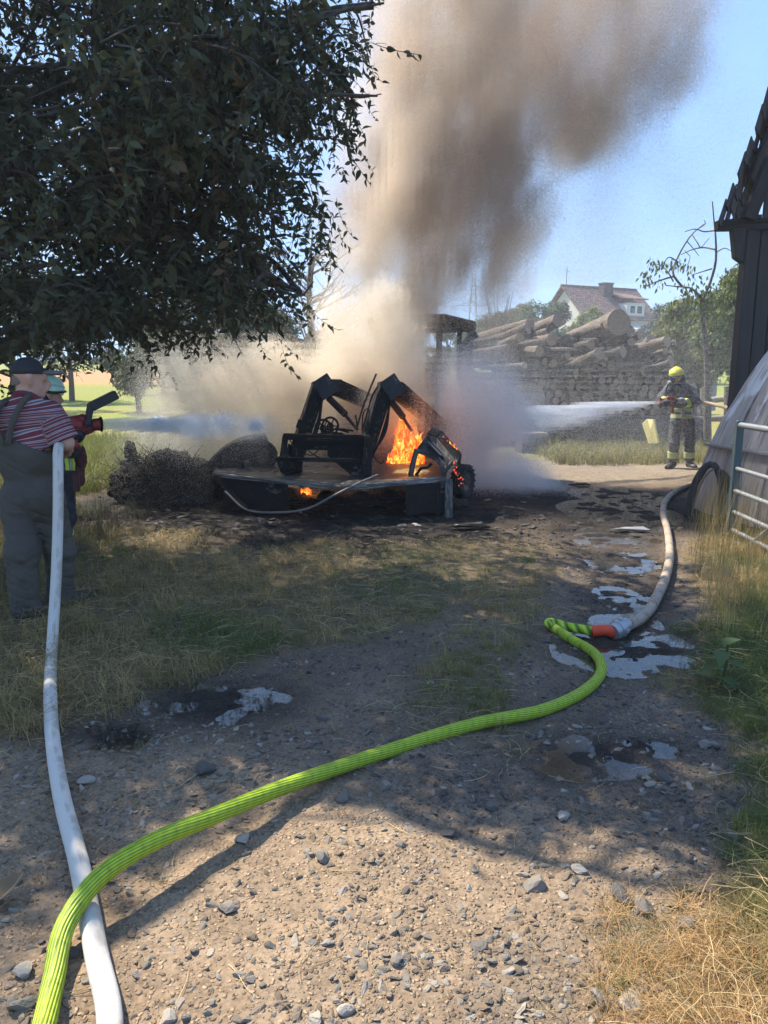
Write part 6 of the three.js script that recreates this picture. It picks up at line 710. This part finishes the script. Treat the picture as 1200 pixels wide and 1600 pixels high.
// ------------------------------------------------------------------ grass
{
  function tuft(n, h, spread, lie, w) { const pos = [], idx = []; for (let i = 0; i < n; i++) { const a = rr(0, 6.3), r = rr(0, spread), x0 = Math.cos(a) * r, z0 = Math.sin(a) * r, l = h * rr(0.5, 1.25), d = rr(0, 6.3), ln = lie * rr(0.4, 1.3), dx = Math.cos(d), dz = Math.sin(d), wx = -dz * w * 0.5, wz = dx * w * 0.5; let px = x0, py = -0.01, pz = z0, t0 = 0.1; const o = pos.length / 3, S = 4; for (let s = 0; s <= S; s++) { const k = 1 - (s / S) * 0.9; pos.push(px + wx * k, py, pz + wz * k, px - wx * k, py, pz - wz * k); t0 = ln * (s + 0.7) / S; const e = l / S; px += dx * Math.sin(Math.min(t0, 1.75)) * e; pz += dz * Math.sin(Math.min(t0, 1.75)) * e; py += Math.max(Math.cos(Math.min(t0, 1.75)), -0.25) * e; } for (let s = 0; s < S; s++) { const b = o + 2 * s; idx.push(b, b + 1, b + 3, b, b + 3, b + 2); } } const g = new THREE.BufferGeometry(); g.setAttribute('position', new THREE.Float32BufferAttribute(pos, 3)); g.setIndex(idx); g.computeVertexNormals(); return g; }
  const gm = phys([1, 1, 1], 0.7, { transmission: 0.32, thickness: 0, specularIntensity: 0.4, side: THREE.DoubleSide });
  const kinds = { straw: [0, 1, 2].map(() => tuft(16, 0.24, 0.12, 2.4, 0.0042)), low: [0, 1, 2].map(() => tuft(20, 0.085, 0.07, 1.2, 0.0034)), verge: [0, 1, 2].map(() => tuft(20, 0.22, 0.11, 1.7, 0.0048)), stalk: [0, 1].map(() => tuft(5, 0.5, 0.06, 0.5, 0.003)), far: [0, 1].map(() => tuft(20, 0.36, 0.22, 1.1, 0.012)) };
  const L = { straw: [[], [], []], low: [[], [], []], verge: [[], [], []], stalk: [[], []], far: [[], []] };
  const dry = [0.40, 0.29, 0.12], olive = [0.24, 0.20, 0.062], green = [0.105, 0.15, 0.026], rustc = [0.42, 0.265, 0.115];
  const add = (kind, x, z, s, c, k = rr(0.5, 1.45)) => { const l = pick(L[kind]); l.push({ m: place(x, terrain(x, z) - 0.004, z, rr(-0.15, 0.15), rr(0, 6.3), rr(-0.15, 0.15), s, s * rr(0.75, 1.2)), c: col(c[0] * k, c[1] * k, c[2] * k) }); };
  const blend = (a, b, t) => a.map((v, i) => mix(v, b[i], clamp(t)));
  for (let i = 0; i < 60000; i++) {
    const d = 1.4 + Math.pow(rnd(), 1.25) * 8.6, w = 0.58 * d + 1.0, x = rr(-w, w), z = -d, q = zones(x, z); if (q.grass < 0.06 || waterAt(x, z) > 0.35) continue;
    const g = fbm(x * 0.9 + 11, z * 0.9, 0, 3), burnt = q.char > 0.45 ? 0.12 : 1; if (q.char > 0.6 && rnd() < 0.8) continue;
    if (q.gr > 0.3 && q.gr >= q.gl) { if (rnd() > q.gr * 0.42) continue; const near = smooth(2.5, 1.9, d), gg = smooth(0.40, 0.64, g + (x - lerpTable(edgeR, d)) * 0.16 - near * 0.25); add(rnd() < 0.58 ? 'verge' : 'straw', x, z, rr(0.5, 1.0) * (0.55 + 0.6 * smooth(0, 0.6, x - lerpTable(edgeR, d))) * (near > 0.5 ? 0.62 : 1) * (d > 5.5 ? 0.75 : 1), blend(near > 0.4 ? rustc : dry, green, gg), rr(0.65, 1.3) * burnt); }
    else if (q.gl > 0.3 && d < 7.6 && x < 0.9 - (d < 5 ? 0.9 : 0)) { if (rnd() > q.gl * 0.24) continue; const gg = smooth(0.57, 0.76, g + smooth(-2.2, -3.2, x) * 0.08 - 0.02); add(rnd() < 0.66 ? 'straw' : 'low', x, z, rr(0.6, 1.15) * mix(1, 0.65, smooth(-1.2, 0.2, x)), blend(rnd() < 0.6 ? dry : olive, green, gg), rr(0.65, 1.3) * burnt); }
    else { if (rnd() > q.grass * 0.30 * smooth(0.3, 0.62, fbm(x * 3.1, z * 3.1 + 50, 0, 2)) * 1.6 || (q.grass < 0.4 && rnd() < 0.5)) continue; const gg = smooth(0.48, 0.68, g); add('low', x, z, rr(0.45, 1.2), blend(dry, blend(olive, green, 0.55), gg), rr(0.65, 1.3) * burnt); if (rnd() < 0.05) add('stalk', x, z, rr(0.35, 0.6), dry); }
  }
  for (let i = 0; i < 420; i++) { const d = rr(4.2, 9), x = lerpTable(edgeR, d) + rr(0.1, 1.4); add('stalk', x, -d, rr(0.7, 1.5), blend(dry, green, rnd() * 0.4)); }
  for (let i = 0; i < 260; i++) { const p = onGround(rr(930, 1230), rr(1395, 1640)); if (zones(p.x, p.z).w < -0.2) continue; add('straw', p.x, p.z, rr(0.3, 0.6), blend(rustc, green, rnd() < 0.14 ? 0.8 : 0)); }
  for (let i = 0; i < 190; i++) { const x = rr(-1.8, 1.5), d = rr(2.1, 4.8), q = zones(x, -d); if (q.grass > 0.3 || waterAt(x, -d) > 0.2) continue; add('low', x, -d, rr(0.3, 0.7), rnd() < 0.7 ? rustc : olive); }
  for (let i = 0; i < 900; i++) { const x = rr(3.3, 8.2), d = rr(13.9, 17.5); add('far', x, -d, rr(0.5, 1.0), blend([0.33, 0.29, 0.10], green, rnd() * 0.6)); }
  for (let i = 0; i < 2600; i++) { const x = rr(-9, -2.2), d = rr(8.5, 20) ; if (Math.hypot(x + 2.9, d - 9.8) < 1.5) continue; const nr = smooth(10.5, 9, d); add('far', x, -d, rr(0.5, 1.15), blend(blend([0.30, 0.30, 0.07], green, rnd() * 0.8), [0.03, 0.035, 0.015], nr * 0.9)); }  // nearest tufts darkened, the shade there put into their colour
  for (let i = 0; i < 1500; i++) { const x = rr(-6.4, -2.7), d = rr(4.2, 9), dk = smooth(6.6, 8, d) * smooth(-3.9, -3.2, x); add(dk > 0.4 && rnd() < 0.5 ? 'stalk' : 'verge', x, -d, rr(0.6, 1.2), blend(blend(olive, green, rnd()), [0.03, 0.028, 0.018], dk * 0.9)); }  // dark weeds by the heap, shade painted into their colour
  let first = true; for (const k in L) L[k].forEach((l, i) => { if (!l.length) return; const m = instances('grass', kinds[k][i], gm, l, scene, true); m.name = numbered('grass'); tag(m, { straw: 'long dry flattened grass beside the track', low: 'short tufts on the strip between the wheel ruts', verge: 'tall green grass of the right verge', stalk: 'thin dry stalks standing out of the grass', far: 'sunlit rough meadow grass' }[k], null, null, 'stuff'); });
  { // straws lying about on the ground and over the grass
    const st = [0, 1, 2].map((v) => tube([V(-0.09, 0, 0), V(-0.03, 0.004 + 0.004 * v, 0.012 * v), V(0.03, 0.006, 0.01), V(0.09, 0.001, -0.012 * v)], (u) => 0.0014 * (1 - 0.5 * u), 6, 3)), l = [[], [], []];
    for (let i = 0; i < 14000; i++) { const d = 1.45 + Math.pow(rnd(), 1.3) * 6.5, w = 0.58 * d + 0.6, x = rr(-w, w), z = -d, q = zones(x, z); if (rnd() > 0.06 + q.grass * 0.9 || waterAt(x, z) > 0.5 || q.char > 0.5) continue; const k = rr(0.5, 1.3), up = q.grass * rr(0, 0.09) * (q.gl > 0.4 || q.gr > 0.4 ? 1 : 0.3); l[i % 3].push({ m: place(x, terrain(x, z) + 0.003 + up, z, rr(-0.12, 0.12), rr(0, 6.3), rr(-0.25, 0.25) * (up > 0.01 ? 1 : 0.2), rr(0.25, 0.95)), c: col(0.5 * k, 0.38 * k, 0.19 * k) }); }
    l.forEach((q, i) => tag(instances(numbered('straw_litter'), st[i], std([1, 1, 1], 0.8), q, scene, true), 'loose dry straws strewn on grass and gravel', null, null, 'stuff'));
  }
  // fallen leaf at the left edge and a weed in the verge
  const p = onGround(8, 1412), lf = thing('dry_leaf', 'brown curled dead leaf on the gravel at the left edge', 'leaf', [p.x, 0.03, p.z], 1.2); mesh('blade', leafShape(0.15, 0.09, -0.2, 0.7).translate(-0.07, 0, 0), phys([0.20, 0.13, 0.06], 0.8, { transmission: 0.2, thickness: 0, side: THREE.DoubleSide }), lf);
  const wd = onGround(1120, 1085), W = thing('broadleaf_weed', 'broad-leaved green weed standing in the right verge grass', 'weed', P3(wd)), lv = leafMat(0.3); lv.color.setRGB(0.075, 0.115, 0.035); mesh('stem', [tube([V(0, 0, 0), V(0.03, 0.12, 0), V(0.02, 0.28, 0.03)], 0.006, 8, 6)], lv, W); for (let i = 0; i < 9; i++) mesh('leaf', leafShape(rr(0.10, 0.17), rr(0.06, 0.09), 0.3, 0.35).applyMatrix4(place(0.01, 0.04 + i * 0.028, 0, 0, i * 2.4, rr(-0.1, 0.5), 1)), lv, W);
}

// ------------------------------------------------------------------ smoke and spray: real airborne flecks of soot, steam and water, far smaller than a pixel each
let CELL = 0.12; const LEVELS = Array.from({ length: 27 }, (_, k) => 0.035 * Math.pow(1.27, k));
function fleckCell(sigma, side) { // flecks spread evenly through a cube of air; sigma is the share of light they stop per metre
  const area = 0.433 * side * side * 0.5, n = Math.max(1, Math.round((sigma * CELL ** 3) / area)), pos = new Float32Array(n * 9), a = V(0, 0, 0), b = V(0, 0, 0), c = V(0, 0, 0);
  for (let i = 0; i < n; i++) { const x = rr(-0.5, 0.5) * CELL, y = rr(-0.5, 0.5) * CELL, z = rr(-0.5, 0.5) * CELL; a.set(gauss(), gauss(), gauss()).normalize(); b.set(gauss(), gauss(), gauss()).cross(a).normalize(); c.crossVectors(a, b); for (let k = 0; k < 3; k++) { const t = (k * 2 * Math.PI) / 3, u = Math.cos(t) * side * 0.577, v = Math.sin(t) * side * 0.577; pos[9 * i + 3 * k] = x + b.x * u + c.x * v; pos[9 * i + 3 * k + 1] = y + b.y * u + c.y * v; pos[9 * i + 3 * k + 2] = z + b.z * u + c.z * v; } }
  const g = new THREE.BufferGeometry(); g.setAttribute('position', new THREE.BufferAttribute(pos, 3)); g.computeVertexNormals(); return g;
}
const smokeMat = phys([1, 1, 1], 1, { transmission: 0.55, thickness: 0, specularIntensity: 0, side: THREE.DoubleSide });
function airborne(name, label, box, field, side, mat = smokeMat, cell = 0.1) {
  CELL = cell;
  const [x0, x1, y0, y1, z0, z1] = box, L = LEVELS.map(() => [[]]), Q = Math.PI / 2;
  for (let x = x0; x < x1; x += CELL) for (let y = y0; y < y1; y += CELL) for (let z = z0; z < z1; z += CELL) {
    const px = x, py = y, pz = z, f = field(px, py, pz); if (!f || f[0] < 0.012) continue;
    const s = f[0]; let k = 0; while (k < LEVELS.length - 1 && s > Math.sqrt(LEVELS[k] * LEVELS[k + 1])) k++; if (s < LEVELS[0] && rnd() > s / LEVELS[0]) continue;
    L[k][0].push({ m: place(px, py, pz, pick([0, 1, 2, 3]) * Q, pick([0, 1, 2, 3]) * Q, pick([0, 1, 2, 3]) * Q, 1.0), c: col(...f[1]) });
  }
  const T = thing(name, label, name.replace('_', ' ')); T.userData.kind = 'stuff'; delete T.userData.category; let n = 0;
  L.forEach((two, k) => two.forEach((l) => { if (l.length) { n += l.length; tag(instances(name + '_flecks', fleckCell(LEVELS[k], side), mat, l, T, true), null, null, null, 'stuff'); } }));
  console.log(name, n); return T;
}
const sm3 = (x, y, z, f, s) => fbm(x * f + s, y * f, z * f + 5, 4);
// the axis of the column: where it stands at each height, and how wide it is
const axisX = [[0, -0.05], [1.0, 0.05], [2, 0.12], [3, 0.3], [4.4, 0.68], [5.5, 1.2], [7, 1.95], [9, 3.0]], axisR = [[0, 0.95], [1, 1.4], [2, 1.6], [3, 1.75], [4.2, 2.1], [5.5, 2.6], [7, 3.1], [9, 3.7]];
function column(x, y, z) {
  const w1 = (sm3(x, y * 0.6, z, 0.9, 3) - 0.5), w2 = (sm3(x, y * 0.7, z, 2.6, 30) - 0.5), cx = lerpTable(axisX, y), r = lerpTable(axisR, y), dx = (x - cx + w1 * 1.0) / (x > cx ? r * 1.1 : r * 0.92), dz = (z + 12.15 + w2 * 0.5) / (r * 0.8), q = Math.hypot(dx, dz) + w1 * 0.75 + w2 * 0.55;
  const n1 = sm3(x - y * 0.22, y * 0.42, z, 1.5, 60), n2 = sm3(x - y * 0.3, y * 0.5, z, 4.2, 77);
  const s = smooth(1.0, 0.3, q) * (4.2 - 0.3 * y) * Math.max(0.05, 0.16 + 3.4 * clamp(n1 - 0.36) + 1.7 * (n2 - 0.5)) * smooth(0.5, 1.3, y) * (1 - 0.2 * smooth(2.9, 2.2, y) * smooth(-0.1, 0.5, x)); if (s < 0.012) return null;
  const steam = smooth(4.4, 1.4, y + w1 * 1.5) * smooth(1.2, -0.5, x - 0.1), d = smooth(0.36, 0.62, sm3(x - y * 0.2, y * 0.55, z, 1.6, 90)), brown = [mix(0.86, 0.60, d), mix(0.765, 0.51, d), mix(0.655, 0.42, d)];
  return [s, brown.map((v, i) => mix(v, [0.86, 0.80, 0.70][i], steam))];
}
airborne('smoke_plume', 'brown smoke column rising from the burning tractor', [-2.6, 5.6, 0.3, 8.6, -14.8, -10.1], column, 0.005);
airborne('steam_cloud', 'cream smoke and steam drifting low over the mower to the left', [-4.2, 0.9, 0.15, 3.0, -11.6, -8.6], (x, y, z) => {
  const w = sm3(x, y, z, 1.1, 7) - 0.5, w2 = sm3(x, y, z, 3.2, 17) - 0.5, top = lerpTable([[-4.2, 1.55], [-3.2, 1.75], [-2.2, 1.9], [-1.2, 2.15], [0, 2.5], [0.9, 2.2]], x), bot = lerpTable([[-4.2, 0.9], [-3.4, 0.75], [-2.2, 0.7], [-1.0, 0.75], [0, 0.8], [0.9, 0.9]], x), back = -10.55 + (x > -1 ? 0 : 0.25);
  const s = smooth(top + 0.25, top - 0.55, y + w * 1.3 + w2 * 0.5) * smooth(bot - 0.35, bot + 0.35, y + w * 0.5) * Math.exp(-(((z - back) / 0.75) ** 2)) * smooth(-3.7, -2.8, x + w * 0.8) * (4.2 + 1.2 * smooth(-1.8, 0, x)) * smooth(0.75, 0.1, x) * Math.max(0.05, 0.15 + 2.6 * clamp(sm3(x, y, z, 2.0, 40) - 0.34) + 1.2 * (sm3(x, y, z, 5, 44) - 0.5)); if (z > -9.5 && x > -1.4) return null;
  const c = smooth(-3.4, -0.6, x); return [s, [mix(0.70, 0.84, c), mix(0.68, 0.77, c), mix(0.63, 0.66, c)]];
}, 0.005);
airborne('grey_smoke', 'thin grey smoke over the smouldering heap and under the deck', [-3.9, 1.1, 0.1, 1.35, -11.2, -9.0], (x, y, z) => { const w = sm3(x, y, z, 1.5, 70) - 0.5, s = 0.22 * (0.4 + 2 * clamp(w + 0.3)) * smooth(1.35, 0.9, y) * smooth(-3.6, -2.7, x); return [s, [0.42, 0.41, 0.40]]; }, 0.005);
airborne('blue_smoke', 'pale blue-white smoke billowing right of the tractor over the track', [0.7, 3.5, 0.05, 2.3, -12.4, -9.9], (x, y, z) => {
  const w = sm3(x, y, z, 1.3, 11) - 0.5, w2 = sm3(x, y, z, 3.5, 19) - 0.5, edge = lerpTable([[0, 2.75], [0.25, 2.45], [0.6, 1.95], [1.0, 2.15], [1.35, 2.05], [1.8, 1.75], [2.3, 1.3]], y), s = smooth(edge + 0.25, edge - 0.35, x + w * 1.1 + w2 * 0.45) * smooth(0.6, 1.0, x) * Math.exp(-(((z + 11.0) / 0.7) ** 2)) * smooth(2.3, 1.3, y + w) * 3.6 * (0.2 + 2.3 * clamp(sm3(x, y, z, 2.2, 45) - 0.3));
  return [s, [0.93, 0.92, 0.90]];
}, 0.005);
airborne('thin_smoke', 'thin bluish smoke hanging before the log pile, sapling and barn', [1.4, 6.2, 0.2, 3.4, -15.4, -11.0], (x, y, z) => { const w = sm3(x, y, z, 0.7, 23) - 0.5; const s = 0.038 * (0.3 + 2.4 * clamp(w + 0.25)) * smooth(4.0, 2.0, y) * smooth(1.2, 2.2, x); return [s, [0.75, 0.77, 0.80]]; }, 0.005);
airborne('smoke_veil', 'faint grey smoke veil drifting off right of the brown column', [2.4, 7.2, 3.2, 8.6, -13.6, -11.4], (x, y, z) => { const w = sm3(x, y * 0.8, z, 0.6, 53) - 0.5, s = 0.42 * clamp(w * 2.2 + 0.08) * smooth(7.2, 4.2, x - (y - 5) * 0.4); return [s, [0.42, 0.40, 0.40]]; }, 0.005);
// water
const dropMat = phys([0.93, 0.95, 0.98], 0.35, { transmission: 0.6, thickness: 0, specularIntensity: 1, side: THREE.DoubleSide });
{ const a = at(1029, 627, 12.72), b = at(770, 640, 11.9), L = b.clone().sub(a), len = L.length(); L.normalize();
  airborne('water_spray', 'fan of water spray from the yellow-helmeted firefighter to the smoke', [1.6, 5.0, 0.2, 1.6, -13.4, -11.2], (x, y, z) => { const p = V(x, y, z).sub(a), t = p.dot(L); if (t < 0 || t > len) return null; const up = 0.03 + t * 0.022, dn = 0.035 + t * 0.19 + t * t * 0.015, v = p.y - L.y * t + 0.02 * t, hz = Math.hypot(p.x - L.x * t, p.z - L.z * t), k = v > 0 ? v / up : -v / dn, e = hz / (0.04 + t * 0.09), q = Math.hypot(k, e) + (fbm(x * 3, y * 9, z * 6) - 0.5) * 0.7; const s = smooth(1.0, 0.55, q) * Math.min(6, 0.95 / (0.12 + t * 0.42) * (v > -0.02 ? 1.7 : 1)) * (0.1 + 1.8 * fbm(x * 2.4, y * 14, z * 7, 3) ** 1.5) * smooth(len, len - 0.9, t); return [s * 8, [0.95, 0.97, 1]]; }, 0.004, dropMat, 0.05); }
{ const a = at(161, 663, 6.27), b = at(430, 668, 9.6), L = b.clone().sub(a), len = L.length(); L.normalize();
  airborne('water_jet', 'bluish water jet from the left nozzle into the smoke', [-3.2, -0.9, 0.75, 1.5, -9.7, -6.2], (x, y, z) => { const p = V(x, y, z).sub(a), t = p.dot(L); if (t < -0.02 || t > len) return null; const d = p.addScaledVector(L, -t).length(), r = 0.045 + t * 0.022 + 0.05 * smooth(1.1, 1.6, t), q = d / r + (fbm(x * 7, y * 9, z * 7) - 0.5) * 0.5 * smooth(0.2, 0.9, t); const s = smooth(1.35, 0.6, q) * (9 * smooth(1.9, 0.7, t) + 0.4); return [s * 5, [0.95, 0.96, 0.96]]; }, 0.004, dropMat, 0.03);
  const l = []; for (let i = 0; i < 2600; i++) { const c = i < 1500 ? [247, 660, 9] : i < 2100 ? [345, 660, 16] : [398, 665, 11], p = at(c[0] + gauss() * c[2], c[1] + gauss() * c[2] * 0.75, mix(7.3, 9.2, (c[0] - 200) / 230) + gauss() * 0.05), s = rr(0.003, 0.009); l.push({ m: place(p.x, p.y, p.z, rnd() * 6, rnd() * 6, 0, s), c: col(1, 1, 1) }); }
  const D = instances('water_drops', new THREE.IcosahedronGeometry(1, 1), phys([0.95, 0.97, 1], 0.15, { transmission: 0.5, thickness: 0, specularIntensity: 1 }), l, scene, true); tag(D, 'glittering drops where the left jet breaks up in the sun', null, null, 'stuff'); }

renderer.render(scene, camera);
